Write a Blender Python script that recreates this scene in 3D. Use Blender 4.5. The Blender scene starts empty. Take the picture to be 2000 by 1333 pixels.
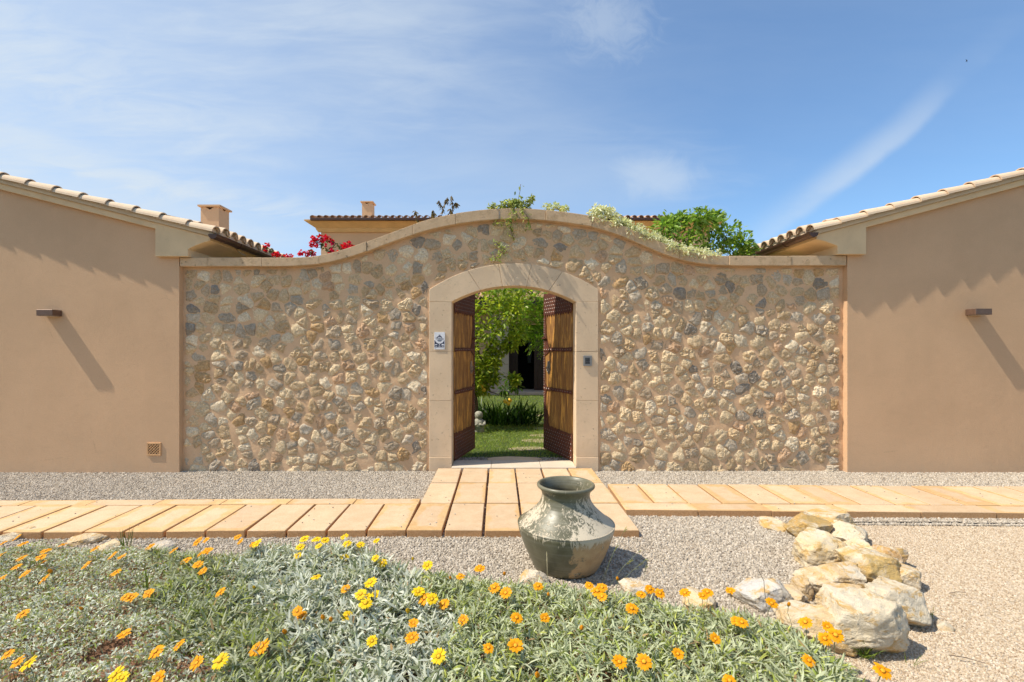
import bpy, bmesh, math, random
import numpy as np
from mathutils import Vector, Matrix, noise as mnoise

random.seed(7)
rng = np.random.default_rng(7)
SC = bpy.context.scene
COL = SC.collection
PI = math.pi

# ------------------------------------------------------------------ camera
F = 944.0           # focal length in photo pixels (photo is 2000 px wide)
CX, CY = 975.0, 683.0
EYE = 1.6
cam = bpy.data.cameras.new('camera')
cam.sensor_width = 36.0
cam.lens = F / 2000 * 36
cam.shift_x = (1000 - CX) / 2000
cam.shift_y = (CY - 666.5) / 2000
cam.clip_start = 0.05
cam.clip_end = 2000
camo = bpy.data.objects.new('camera', cam)
COL.objects.link(camo)
camo.location = (0, 0, EYE)
camo.rotation_euler = (PI / 2, 0, 0)
SC.camera = camo


def P(x, y, d):
    """point in the place that the photograph shows at pixel x, y when it lies d metres ahead"""
    return ((x - CX) / F * d, d, EYE - (y - CY) / F * d)


def G(x, y, z=0.0):
    """point at height z that the photograph shows at pixel x, y"""
    d = (EYE - z) * F / (y - CY)
    return ((x - CX) / F * d, d, z)


# ------------------------------------------------------------------ light
SUN = Vector((0.70, 0.145, -1.02)).normalized()      # the way the light travels
sl = bpy.data.lights.new('sun', 'SUN')
sl.energy = 5.0
sl.angle = math.radians(0.55)
sl.color = (1.0, 0.915, 0.78)
so = bpy.data.objects.new('sun', sl)
COL.objects.link(so)
so.rotation_euler = SUN.to_track_quat('-Z', 'Y').to_euler()
so.location = (-10, -2, 15)


class NT:
    """small helper for node trees"""
    def __init__(s, tree):
        s.t = tree
        s.n = tree.nodes
        s.l = tree.links

    def node(s, typ, **kw):
        n = s.n.new(typ)
        for k, v in kw.items():
            setattr(n, k, v)
        return n

    def put(s, sock, v):
        if isinstance(v, bpy.types.NodeSocket):
            s.l.new(v, sock)
        elif v is not None:
            if sock.type == 'RGBA' and len(v) == 3:
                v = (*v, 1)
            sock.default_value = v

    def math(s, op, a, b=None, c=None, clamp=False):
        n = s.node('ShaderNodeMath', operation=op, use_clamp=clamp)
        s.put(n.inputs[0], a)
        if b is not None:
            s.put(n.inputs[1], b)
        if c is not None:
            s.put(n.inputs[2], c)
        return n.outputs[0]

    def smooth(s, v, a, b, lo=0.0, hi=1.0):
        n = s.node('ShaderNodeMapRange', interpolation_type='SMOOTHSTEP')
        s.put(n.inputs[0], v)
        for i, q in enumerate((a, b, lo, hi)):
            s.put(n.inputs[1 + i], q)
        return n.outputs[0]

    def noise(s, vec, scale, detail=4.0, rough=0.55, dist=0.0, out=0):
        n = s.node('ShaderNodeTexNoise')
        if vec is not None:
            s.l.new(vec, n.inputs['Vector'])
        n.inputs['Scale'].default_value = scale
        n.inputs['Detail'].default_value = detail
        n.inputs['Roughness'].default_value = rough
        n.inputs['Distortion'].default_value = dist
        return n.outputs[out]

    def voro(s, vec, scale, feature='F1', out=0):
        n = s.node('ShaderNodeTexVoronoi', feature=feature)
        if vec is not None:
            s.l.new(vec, n.inputs['Vector'])
        n.inputs['Scale'].default_value = scale
        return n.outputs[out]

    def mix(s, fac, a, b, mode='MIX'):
        n = s.node('ShaderNodeMix', data_type='RGBA', blend_type=mode)
        s.put(n.inputs[0], fac)
        s.put(n.inputs[6], a)
        s.put(n.inputs[7], b)
        return n.outputs[2]

    def ramp(s, v, stops):
        n = s.node('ShaderNodeValToRGB')
        s.l.new(v, n.inputs[0])
        e = n.color_ramp.elements
        while len(e) < len(stops):
            e.new(0.5)
        for el, (p, c) in zip(e, stops):
            el.position = p
            el.color = (*c, 1)
        return n.outputs[0]

    def mapping(s, vec, scale=(1, 1, 1), rot=(0, 0, 0), loc=(0, 0, 0)):
        n = s.node('ShaderNodeMapping')
        s.l.new(vec, n.inputs[0])
        n.inputs['Location'].default_value = loc
        n.inputs['Rotation'].default_value = rot
        n.inputs['Scale'].default_value = scale
        return n.outputs[0]


# ------------------------------------------------------------------ sky
SKY_STRENGTH = 0.145
world = bpy.data.worlds.new('World')
SC.world = world
world.use_nodes = True
w = NT(world.node_tree)
w.n.clear()
sky = w.node('ShaderNodeTexSky', sky_type='NISHITA')
sky.sun_disc = False
sky.sun_elevation = math.asin(-SUN.z)
sky.sun_rotation = math.atan2(-SUN.x, -SUN.y)
sky.altitude = 60
sky.air_density = 1.0
sky.dust_density = 0.25
sky.ozone_density = 2.6
tc = w.node('ShaderNodeTexCoord')
sep = w.node('ShaderNodeSeparateXYZ')
w.l.new(tc.outputs['Generated'], sep.inputs[0])
ay = w.math('MAXIMUM', w.math('ABSOLUTE', sep.outputs[1]), 0.08)
cu = w.math('DIVIDE', sep.outputs[0], ay)
cv = w.math('DIVIDE', sep.outputs[2], ay)
comb = w.node('ShaderNodeCombineXYZ')
w.l.new(cu, comb.inputs[0])
w.l.new(cv, comb.inputs[1])
uv = comb.outputs[0]


def px_u(x): return (x - CX) / F
def px_v(y): return (CY - y) / F


# thin cirrus, combed along a falling direction
st = w.mapping(uv, scale=(1.0, 4.2, 1), rot=(0, 0, math.radians(24)))
ci = w.noise(st, 1.25, 7, 0.58, 0.5)
ci2 = w.noise(st, 5.0, 6, 0.62, 0.8)
ci3 = w.noise(uv, 0.9, 3, 0.5)
veil = w.smooth(w.math('ADD', w.math('MULTIPLY', ci, 0.75), w.math('MULTIPLY', ci2, 0.28)), 0.36, 0.78)
left = w.smooth(w.math('ADD', cu, w.math('MULTIPLY', ci3, 0.5)), 0.75, -0.60)
veil = w.math('MULTIPLY', veil, w.math('ADD', w.math('MULTIPLY', left, 0.86), 0.05))
hazeleft = w.math('MULTIPLY', w.smooth(w.math('ADD', cu, w.math('MULTIPLY', ci3, 0.4)), 0.70, -0.80), 0.50)


soft = w.noise(uv, 3.0, 5, 0.55, 0.4)


def streak(pts, width, gain, breakup=0.5, soften=False):
    """soft trail of ice cloud along v = quadratic(u) through three points"""
    (u0, v0), (u1, v1), (u2, v2) = pts
    A = np.array([[u0 * u0, u0, 1], [u1 * u1, u1, 1], [u2 * u2, u2, 1]])
    a, b, c = np.linalg.solve(A, np.array([v0, v1, v2]))
    curve = w.math('MULTIPLY_ADD', w.math('MULTIPLY_ADD', cu, float(a), float(b)), cu, float(c))
    dv = w.math('ADD', w.math('SUBTRACT', cv, curve), w.math('MULTIPLY', w.math('SUBTRACT', soft if soften else ci2, 0.5), 0.05))
    up = w.smooth(dv, width * 1.9, 0.0)
    dn = w.smooth(dv, -width * 0.7, 0.0)
    m = w.math('MULTIPLY', up, dn)
    lo, hi = min(u0, u2), max(u0, u2)
    m = w.math('MULTIPLY', m, w.smooth(cu, lo - 0.10, lo + 0.12))
    m = w.math('MULTIPLY', m, w.smooth(cu, hi + 0.14, hi - 0.30))
    m = w.math('MULTIPLY', m, w.smooth(soft if soften else ci2, 0.25, 0.25 + breakup))
    return w.math('MULTIPLY', m, gain)


s1 = streak([(px_u(1470), px_v(480)), (px_u(1690), px_v(322)), (px_u(1900), px_v(140))], 0.042, 0.50, 0.32, True)
s2 = streak([(px_u(60), px_v(312)), (px_u(380), px_v(378)), (px_u(700), px_v(432))], 0.035, 0.75, 0.45)
s3 = streak([(px_u(-120), px_v(60)), (px_u(230), px_v(215)), (px_u(520), px_v(300))], 0.12, 0.45, 0.5)


def puff(x, y, rx, ry, gain, lo, hi, nz):
    m = w.node('ShaderNodeVectorMath', operation='LENGTH')
    mp = w.mapping(uv, scale=(F / rx, F / ry, 1), loc=(-px_u(x) * F / rx, -px_v(y) * F / ry, 0))
    w.l.new(mp, m.inputs[0])
    r = w.math('ADD', m.outputs['Value'], w.math('MULTIPLY', w.math('SUBTRACT', nz, 0.5), 1.6))
    return w.math('MULTIPLY', w.smooth(r, hi, lo), gain)


fine = w.noise(uv, 9.0, 7, 0.65, 1.2)
p1 = puff(1285, 345, 85, 45, 0.36, 0.1, 1.25, fine)
p2 = puff(1185, 40, 105, 85, 0.30, 0.0, 1.2, w.noise(uv, 14.0, 7, 0.7, 2.0))
p3 = puff(1120, 350, 330, 130, 0.22, 0.0, 1.3, ci2)
fac = veil
for q in (hazeleft, s1, s2, s3, p1, p2, p3):
    # screen blend
    fac = w.math('SUBTRACT', 1.0, w.math('MULTIPLY', w.math('SUBTRACT', 1.0, fac), w.math('SUBTRACT', 1.0, q)), clamp=True)
skycol = w.mix(1.0, sky.outputs[0], (0.74, 0.98, 1.12), 'MULTIPLY')
skycol = w.mix(0.09, skycol, (4.0, 4.5, 5.0))
cloudmix = w.mix(fac, skycol, (4.3, 4.8, 5.25))
bg = w.node('ShaderNodeBackground')
w.l.new(cloudmix, bg.inputs[0])
bg.inputs[1].default_value = SKY_STRENGTH
wo = w.node('ShaderNodeOutputWorld')
w.l.new(bg.outputs[0], wo.inputs[0])

SC.view_settings.view_transform = 'Standard'
SC.view_settings.look = 'None'
SC.view_settings.exposure = 0.22
SC.view_settings.gamma = 1.0
SC.view_settings.use_curve_mapping = False
SC.render.engine = 'CYCLES'
SC.cycles.max_bounces = 6
SC.cycles.diffuse_bounces = 3
SC.cycles.use_adaptive_sampling = True
SC.cycles.adaptive_threshold = 0.02
SC.cycles.caustics_reflective = False
SC.cycles.caustics_refractive = False
SC.cycles.use_denoising = True


# ------------------------------------------------------------------ helpers
def link(o, parent=None):
    COL.objects.link(o)
    if parent is not None:
        o.parent = parent
    return o


def tag(o, label=None, cat=None, group=None, kind=None):
    if label: o['label'] = label
    if cat: o['category'] = cat
    if group: o['group'] = group
    if kind: o['kind'] = kind
    return o


def thing(name, label, cat, loc=(0, 0, 0), group=None):
    o = bpy.data.objects.new(name, None)
    o.empty_display_size = 0.1
    o.location = loc
    link(o)
    return tag(o, label, cat, group)


def mesh(name, V, Fc, mat=None, cols=None, smooth=False):
    me = bpy.data.meshes.new(name)
    me.from_pydata([tuple(v) for v in V], [], [tuple(f) for f in Fc])
    if cols is not None:
        a = me.color_attributes.new('Col', 'FLOAT_COLOR', 'POINT')
        c = np.ones((len(V), 4), np.float32)
        c[:, :3] = cols
        a.data.foreach_set('color', c.ravel())
    if smooth:
        me.polygons.foreach_set('use_smooth', [True] * len(me.polygons))
    if mat is not None:
        me.materials.append(mat)
    me.update()
    return me


def obj(name, me, parent=None, loc=None, local=False):
    """link mesh data as an object; world-space meshes keep their place under an Empty that stands elsewhere"""
    o = bpy.data.objects.new(name, me)
    link(o, parent)
    if loc is not None:
        o.location = loc
    elif parent is not None and not local:
        o.matrix_parent_inverse = Matrix.Translation(-parent.location)
    return o


def npmesh(name, V, Q, mat=None, cols=None, smooth=False):
    """big mesh of quads from numpy arrays"""
    me = bpy.data.meshes.new(name)
    V = np.asarray(V, np.float32)
    Q = np.asarray(Q, np.int32)
    k = Q.shape[1]
    me.vertices.add(len(V))
    me.vertices.foreach_set('co', V.ravel())
    me.loops.add(Q.size)
    me.loops.foreach_set('vertex_index', Q.ravel())
    me.polygons.add(len(Q))
    me.polygons.foreach_set('loop_start', np.arange(len(Q), dtype=np.int32) * k)
    me.polygons.foreach_set('loop_total', np.full(len(Q), k, np.int32))
    if smooth:
        me.polygons.foreach_set('use_smooth', np.ones(len(Q), bool))
    me.update(calc_edges=True)
    if cols is not None:
        a = me.color_attributes.new('Col', 'FLOAT_COLOR', 'POINT')
        c = np.ones((len(V), 4), np.float32)
        c[:, :3] = cols
        a.data.foreach_set('color', c.ravel())
    if mat is not None:
        me.materials.append(mat)
    return me


def finish(bm, name, mat, smooth=False, bevel=0.0, segs=1):
    bmesh.ops.recalc_face_normals(bm, faces=bm.faces)
    if bevel > 0:
        es = [e for e in bm.edges if len(e.link_faces) == 2 and e.calc_face_angle(0) > 0.5]
        bmesh.ops.bevel(bm, geom=es, offset=bevel, segments=segs, affect='EDGES', profile=0.6, clamp_overlap=True)
    me = bpy.data.meshes.new(name)
    bm.to_mesh(me)
    bm.free()
    if mat is not None:
        me.materials.append(mat)
    if smooth:
        me.polygons.foreach_set('use_smooth', [True] * len(me.polygons))
    return me


def box_bm(bm, x0, x1, y0, y1, z0, z1):
    v = [bm.verts.new(p) for p in ((x0, y0, z0), (x1, y0, z0), (x1, y1, z0), (x0, y1, z0),
                                   (x0, y0, z1), (x1, y0, z1), (x1, y1, z1), (x0, y1, z1))]
    for f in ((0, 3, 2, 1), (4, 5, 6, 7), (0, 1, 5, 4), (1, 2, 6, 5), (2, 3, 7, 6), (3, 0, 4, 7)):
        bm.faces.new([v[i] for i in f])


def box(name, x0, x1, y0, y1, z0, z1, mat, bevel=0.0, segs=1):
    bm = bmesh.new()
    box_bm(bm, x0, x1, y0, y1, z0, z1)
    return finish(bm, name, mat, bevel=bevel, segs=segs)


def prism_bm(bm, poly, y0, y1):
    a = [bm.verts.new((x, y0, z)) for x, z in poly]
    b = [bm.verts.new((x, y1, z)) for x, z in poly]
    n = len(poly)
    bm.faces.new(a)
    bm.faces.new(b[::-1])
    for i in range(n):
        bm.faces.new((a[i], b[i], b[(i + 1) % n], a[(i + 1) % n]))


def prism(name, poly, y0, y1, mat, bevel=0.0, segs=1):
    """outline in x, z pushed from y0 to y1"""
    bm = bmesh.new()
    prism_bm(bm, poly, y0, y1)
    return finish(bm, name, mat, bevel=bevel, segs=segs)


def tube_data(pts, rad, segs=6, cap=True):
    V, Q = [], []
    n = len(pts)
    prev = None
    for i, p in enumerate(pts):
        p = Vector(p)
        t = (Vector(pts[min(i + 1, n - 1)]) - Vector(pts[max(i - 1, 0)])).normalized()
        ref = Vector((0, 0, 1)) if abs(t.z) < 0.9 else Vector((1, 0, 0))
        a = t.cross(ref).normalized()
        if prev is not None and a.dot(prev) < 0:
            a = -a
        prev = a
        b = t.cross(a)
        r = rad[i] if hasattr(rad, '__len__') else rad
        for k in range(segs):
            th = 2 * PI * k / segs
            V.append(p + a * (r * math.cos(th)) + b * (r * math.sin(th)))
    for i in range(n - 1):
        for k in range(segs):
            k2 = (k + 1) % segs
            Q.append((i * segs + k, i * segs + k2, (i + 1) * segs + k2, (i + 1) * segs + k))
    if cap:
        Q.append(tuple(range(segs))[::-1])
        Q.append(tuple((n - 1) * segs + k for k in range(segs)))
    return V, Q


def join_data(parts):
    V, Q = [], []
    for v, q in parts:
        o = len(V)
        V += list(v)
        Q += [tuple(i + o for i in f) for f in q]
    return V, Q


def lathe(name, prof, mat, segs=48, loc=(0, 0, 0), smooth=True):
    V, Q = [], []
    for r, z in prof:
        for k in range(segs):
            a = 2 * PI * k / segs
            V.append((loc[0] + r * math.cos(a), loc[1] + r * math.sin(a), loc[2] + z))
    n = len(prof)
    for i in range(n - 1):
        for k in range(segs):
            k2 = (k + 1) % segs
            Q.append((i * segs + k, i * segs + k2, (i + 1) * segs + k2, (i + 1) * segs + k))
    return mesh(name, V, Q, mat, smooth=smooth)


# ------------------------------------------------------------------ materials
def new_mat(name):
    m = bpy.data.materials.new(name)
    m.use_nodes = True
    t = NT(m.node_tree)
    t.n.clear()
    out = t.node('ShaderNodeOutputMaterial')
    b = t.node('ShaderNodeBsdfPrincipled')
    t.l.new(b.outputs[0], out.inputs[0])
    t.out, t.b = out, b
    c = t.node('ShaderNodeTexCoord')
    t.obj, t.gen = c.outputs['Object'], c.outputs['Generated']
    g = t.node('ShaderNodeNewGeometry')
    t.pos = g.outputs['Position']
    return m, t


def set_bump(t, h, strength, dist):
    n = t.node('ShaderNodeBump')
    n.inputs['Strength'].default_value = strength
    n.inputs['Distance'].default_value = dist
    t.l.new(h, n.inputs['Height'])
    t.l.new(n.outputs[0], t.b.inputs['Normal'])


def plain(name, col, rough=0.6, metal=0.0, var=0.12, scale=20, bump=0.0, dist=0.003):
    m, t = new_mat(name)
    nz = t.noise(t.pos, scale, 5, 0.6)
    c = t.mix(t.smooth(nz, 0.3, 0.7), tuple(x * (1 - var) for x in col), tuple(min(1, x * (1 + var)) for x in col))
    t.put(t.b.inputs['Base Color'], c)
    t.b.inputs['Roughness'].default_value = rough
    t.b.inputs['Metallic'].default_value = metal
    if bump:
        set_bump(t, nz, bump, dist)
    return m


def mat_plaster(name, col):
    m, t = new_mat(name)
    big = t.noise(t.pos, 0.9, 5, 0.6)
    drip = t.noise(t.mapping(t.pos, scale=(5, 5, 0.5)), 1.3, 4, 0.6)
    fin = t.noise(t.pos, 70, 4, 0.7)
    mid = t.noise(t.pos, 14, 4, 0.6)
    c = t.mix(t.smooth(big, 0.3, 0.7), tuple(x * 0.93 for x in col), tuple(x * 1.06 for x in col))
    c = t.mix(t.math('MULTIPLY', t.smooth(drip, 0.5, 0.8), 0.22), c, (col[0] * 1.12, col[1] * 1.1, col[2] * 1.1))
    c = t.mix(t.math('MULTIPLY', t.smooth(fin, 0.42, 0.68), 0.22), c, tuple(x * 0.7 for x in col))
    tro = t.noise(t.mapping(t.pos, scale=(1, 1, 2.2), rot=(0, 0.5, 0)), 4.5, 5, 0.6, 0.8)
    c = t.mix(t.math('MULTIPLY', t.smooth(tro, 0.52, 0.75), 0.12), c, tuple(x * 0.78 for x in col))
    crk = t.voro(t.mapping(t.pos, scale=(1, 1, 1.6)), 0.55, 'DISTANCE_TO_EDGE')
    crk = t.math('ADD', crk, t.math('MULTIPLY', t.math('SUBTRACT', t.noise(t.pos, 7, 5, 0.7), 0.5), 0.05))
    crm = t.math('MULTIPLY', t.smooth(t.math('ABSOLUTE', crk), 0.0022, 0.0006), t.smooth(t.noise(t.pos, 1.1, 3, 0.5), 0.58, 0.66))
    c = t.mix(t.math('MULTIPLY', crm, 0.35), c, tuple(x * 0.5 for x in col))
    # splashed foot of the wall
    sp = t.node('ShaderNodeSeparateXYZ')
    t.l.new(t.pos, sp.inputs[0])
    foot = t.smooth(t.math('ADD', sp.outputs[2], t.math('MULTIPLY', mid, 0.25)), 0.34, 0.10)
    c = t.mix(t.math('MULTIPLY', foot, 0.28), c, (0.50, 0.36, 0.24))
    t.put(t.b.inputs['Base Color'], c)
    t.b.inputs['Roughness'].default_value = 0.93
    h = t.math('ADD', t.math('MULTIPLY', fin, 0.5), t.math('MULTIPLY', mid, 0.5))
    set_bump(t, h, 0.6, 0.006)
    return m


def mat_limestone(name, col, pits=1.0, stain=0.35, staincol=(0.42, 0.30, 0.17), bump=0.55, pitscale=42, stainscale=7):
    m, t = new_mat(name)
    oi = t.node('ShaderNodeObjectInfo')
    off = t.node('ShaderNodeVectorMath', operation='ADD')
    t.l.new(t.pos, off.inputs[0])
    rv = t.node('ShaderNodeCombineXYZ')
    t.l.new(t.math('MULTIPLY', oi.outputs['Random'], 17.0), rv.inputs[0])
    t.l.new(rv.outputs[0], off.inputs[1])
    v = off.outputs[0]
    big = t.noise(v, 3.5, 5, 0.6)
    fin = t.noise(v, 60, 4, 0.65)
    pit = t.noise(v, pitscale, 4, 0.6)
    c = t.mix(t.smooth(big, 0.3, 0.72), tuple(x * 0.90 for x in col), tuple(min(1, x * 1.08) for x in col))
    c = t.mix(t.math('MULTIPLY', t.smooth(t.noise(v, stainscale, 7, 0.72), 0.48, 0.68), stain), c, staincol)
    c = t.mix(t.math('MULTIPLY', t.smooth(oi.outputs['Random'], 0.0, 1.0), 0.16), c, (0.50, 0.36, 0.23))
    pm = t.smooth(pit, 0.63, 0.71)
    c = t.mix(t.math('MULTIPLY', pm, 0.5 * pits), c, (0.20, 0.14, 0.09))
    t.put(t.b.inputs['Base Color'], c)
    t.b.inputs['Roughness'].default_value = 0.9
    h = t.math('SUBTRACT', t.math('MULTIPLY', fin, 0.5), t.math('MULTIPLY', pm, 0.8 * pits))
    set_bump(t, h, bump, 0.005 * max(1, bump * 1.6))
    return m


def mat_wallstone():
    m, t = new_mat('rubble_stone')
    a = t.node('ShaderNodeAttribute')
    a.attribute_name = 'Col'
    n1 = t.noise(t.pos, 12, 6, 0.7)
    n2 = t.noise(t.pos, 45, 5, 0.7, 0.6)
    n3 = t.voro(t.mapping(t.pos, scale=(1, 1, 1)), 60)
    c = t.mix(t.smooth(n2, 0.35, 0.7), t.mix(1.0, a.outputs['Color'], (0.66, 0.60, 0.52), 'MULTIPLY'), a.outputs['Color'])
    c = t.mix(t.math('MULTIPLY', t.smooth(n1, 0.52, 0.72), 0.40), c, (0.50, 0.36, 0.21))
    c = t.mix(t.math('MULTIPLY', t.smooth(n1, 0.46, 0.28), 0.40), c, (0.58, 0.52, 0.44))
    t.put(t.b.inputs['Base Color'], c)
    t.b.inputs['Roughness'].default_value = 0.92
    h = t.math('ADD', t.math('MULTIPLY', n2, 0.7), t.math('ADD', t.math('MULTIPLY', n1, 0.7), t.math('MULTIPLY', n3, 0.25)))
    set_bump(t, h, 0.9, 0.016)
    return m


def mat_mortar():
    m, t = new_mat('lime_mortar')
    n1 = t.noise(t.pos, 2.0, 5, 0.6)
    n2 = t.noise(t.pos, 70, 4, 0.65)
    n3 = t.noise(t.pos, 9, 5, 0.6)
    c = t.mix(t.smooth(n1, 0.3, 0.7), (0.65, 0.42, 0.24), (0.73, 0.485, 0.29))
    c = t.mix(t.math('MULTIPLY', t.smooth(n2, 0.4, 0.7), 0.25), c, (0.42, 0.26, 0.15))
    c = t.mix(t.math('MULTIPLY', t.smooth(n3, 0.55, 0.75), 0.4), c, (0.72, 0.50, 0.30))
    t.put(t.b.inputs['Base Color'], c)
    t.b.inputs['Roughness'].default_value = 0.95
    set_bump(t, t.math('ADD', t.math('MULTIPLY', n2, 0.25), n3), 0.6, 0.012)
    return m


def mat_paver():
    m, t = new_mat('sandstone_paver')
    oi = t.node('ShaderNodeObjectInfo')
    sp = t.node('ShaderNodeSeparateXYZ')
    t.l.new(t.gen, sp.inputs[0])
    ex = t.math('MINIMUM', sp.outputs[0], t.math('SUBTRACT', 1.0, sp.outputs[0]))
    ey = t.math('MINIMUM', sp.outputs[1], t.math('SUBTRACT', 1.0, sp.outputs[1]))
    e = t.math('MINIMUM', ex, t.math('MULTIPLY', ey, 1.7))
    nz = t.noise(t.pos, 5, 6, 0.65, 0.5)
    nf = t.noise(t.pos, 75, 4, 0.75)
    e = t.math('ADD', e, t.math('MULTIPLY', t.math('SUBTRACT', nz, 0.5), 0.55))
    e = t.math('SUBTRACT', e, t.math('MULTIPLY', t.math('SUBTRACT', oi.outputs['Random'], 0.45), 0.34))
    worn = t.smooth(e, 0.02, 0.13)
    edge = t.mix(t.smooth(t.noise(t.pos, 14, 4, 0.6), 0.3, 0.7), (0.60, 0.375, 0.165), (0.68, 0.455, 0.225))
    cen = t.mix(t.smooth(t.noise(t.pos, 8, 5, 0.6), 0.3, 0.7), (0.60, 0.43, 0.265), (0.67, 0.50, 0.325))
    c = t.mix(worn, edge, cen)
    c = t.mix(1.0, c, t.ramp(t.math('FRACT', t.math('MULTIPLY', oi.outputs['Random'], 7.31)), [(0.0, (0.86, 0.845, 0.83)), (0.5, (0.94, 0.93, 0.92)), (1.0, (1.02, 1.01, 1.0))]), 'MULTIPLY')
    c = t.mix(t.math('MULTIPLY', t.smooth(t.noise(t.pos, 2.2, 6, 0.7), 0.52, 0.70), 0.30), c, (0.50, 0.40, 0.29))
    c = t.mix(t.math('MULTIPLY', t.smooth(nf, 0.5, 0.68), 0.5), c, (0.38, 0.23, 0.11))
    # the cut sides are raw brown stone
    g = t.node('ShaderNodeNewGeometry')
    s2 = t.node('ShaderNodeSeparateXYZ')
    t.l.new(g.outputs['True Normal'], s2.inputs[0])
    side = t.smooth(s2.outputs[2], 0.6, 0.3)
    c = t.mix(side, c, t.mix(t.smooth(nf, 0.4, 0.6), (0.46, 0.25, 0.11), (0.56, 0.33, 0.16)))
    t.put(t.b.inputs['Base Color'], c)
    t.b.inputs['Roughness'].default_value = 0.88
    set_bump(t, t.math('ADD', nf, t.math('MULTIPLY', nz, 1.5)), 0.35, 0.004)
    return m


def mat_gravel(name, stops, base=False):
    m, t = new_mat(name)
    if base:
        v = t.voro(t.pos, 75, out=1)
        sp = t.node('ShaderNodeSeparateColor')
        t.l.new(v, sp.inputs[0])
        r = sp.outputs[0]
        h = t.voro(t.pos, 75)
        set_bump(t, t.math('SUBTRACT', 1.0, h), 0.8, 0.008)
    else:
        r = t.node('ShaderNodeObjectInfo').outputs['Random']
    c = t.ramp(r, stops)
    big = t.noise(t.pos, 1.6, 5, 0.65)
    c = t.mix(t.math('MULTIPLY', t.smooth(big, 0.5, 0.75), 0.35), c, (0.52, 0.42, 0.31))
    c = t.mix(t.math('MULTIPLY', t.smooth(t.noise(t.pos, 0.8, 4, 0.6), 0.35, 0.2), 0.3), c, (0.30, 0.24, 0.18))
    t.put(t.b.inputs['Base Color'], c)
    t.b.inputs['Roughness'].default_value = 0.9
    return m


def mat_rock():
    m, t = new_mat('quarried_limestone')
    a = t.node('ShaderNodeAttribute')
    a.attribute_name = 'Col'
    oi = t.node('ShaderNodeObjectInfo')
    off = t.node('ShaderNodeVectorMath', operation='ADD')
    t.l.new(t.pos, off.inputs[0])
    rv = t.node('ShaderNodeCombineXYZ')
    t.l.new(t.math('MULTIPLY', oi.outputs['Random'], 31.0), rv.inputs[1])
    t.l.new(rv.outputs[0], off.inputs[1])
    v = off.outputs[0]
    n1 = t.noise(v, 5, 7, 0.68, 0.6)
    n2 = t.noise(v, 38, 6, 0.72, 0.4)
    n3 = t.noise(t.mapping(v, scale=(1, 1, 1.7), rot=(0.4, 0.5, 0)), 10, 8, 0.72, 0.6)
    c = t.mix(t.smooth(n1, 0.42, 0.62), a.outputs['Color'], (0.68, 0.59, 0.45))
    c = t.mix(t.math('MULTIPLY', t.smooth(n3, 0.50, 0.62), 0.85), c, (0.56, 0.34, 0.10))
    c = t.mix(t.math('MULTIPLY', t.smooth(n2, 0.56, 0.72), 0.5), c, (0.74, 0.68, 0.58))
    c = t.mix(t.math('MULTIPLY', t.smooth(n2, 0.42, 0.30), 0.4), c, (0.42, 0.31, 0.19))
    t.put(t.b.inputs['Base Color'], c)
    t.b.inputs['Roughness'].default_value = 0.9
    set_bump(t, t.math('ADD', t.math('MULTIPLY', n2, 0.8), t.math('ADD', n3, t.math('MULTIPLY', n1, 0.7))), 0.8, 0.024)
    return m


def mat_leaf(name, trans=0.35, rough=0.55, spec=0.35, fuzz=0.0):
    m, t = new_mat(name)
    a = t.node('ShaderNodeAttribute')
    a.attribute_name = 'Col'
    t.l.new(a.outputs['Color'], t.b.inputs['Base Color'])
    t.b.inputs['Roughness'].default_value = rough
    t.b.inputs['Specular IOR Level'].default_value = spec
    if fuzz:
        t.b.inputs['Sheen Weight'].default_value = fuzz
    tr = t.node('ShaderNodeBsdfTranslucent')
    t.l.new(t.mix(1.0, a.outputs['Color'], (1.0, 1.0, 0.55), 'MULTIPLY'), tr.inputs[0])
    mx = t.node('ShaderNodeMixShader')
    mx.inputs[0].default_value = trans
    t.l.new(t.b.outputs[0], mx.inputs[1])
    t.l.new(tr.outputs[0], mx.inputs[2])
    t.l.new(mx.outputs[0], t.out.inputs[0])
    return m


def mat_tile(name, a, b):
    m, t = new_mat(name)
    oi = t.node('ShaderNodeObjectInfo')
    n = t.noise(t.pos, 9, 5, 0.65)
    c = t.mix(t.math('ADD', t.math('MULTIPLY', oi.outputs['Random'], 0.6), t.math('MULTIPLY', t.smooth(n, 0.3, 0.7), 0.4)), a, b)
    c = t.mix(t.math('MULTIPLY', t.smooth(t.noise(t.pos, 30, 5, 0.7), 0.58, 0.72), 0.4), c, (0.34, 0.26, 0.18))
    t.put(t.b.inputs['Base Color'], c)
    t.b.inputs['Roughness'].default_value = 0.85
    set_bump(t, t.noise(t.pos, 50, 4, 0.6), 0.3, 0.004)
    return m


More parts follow.
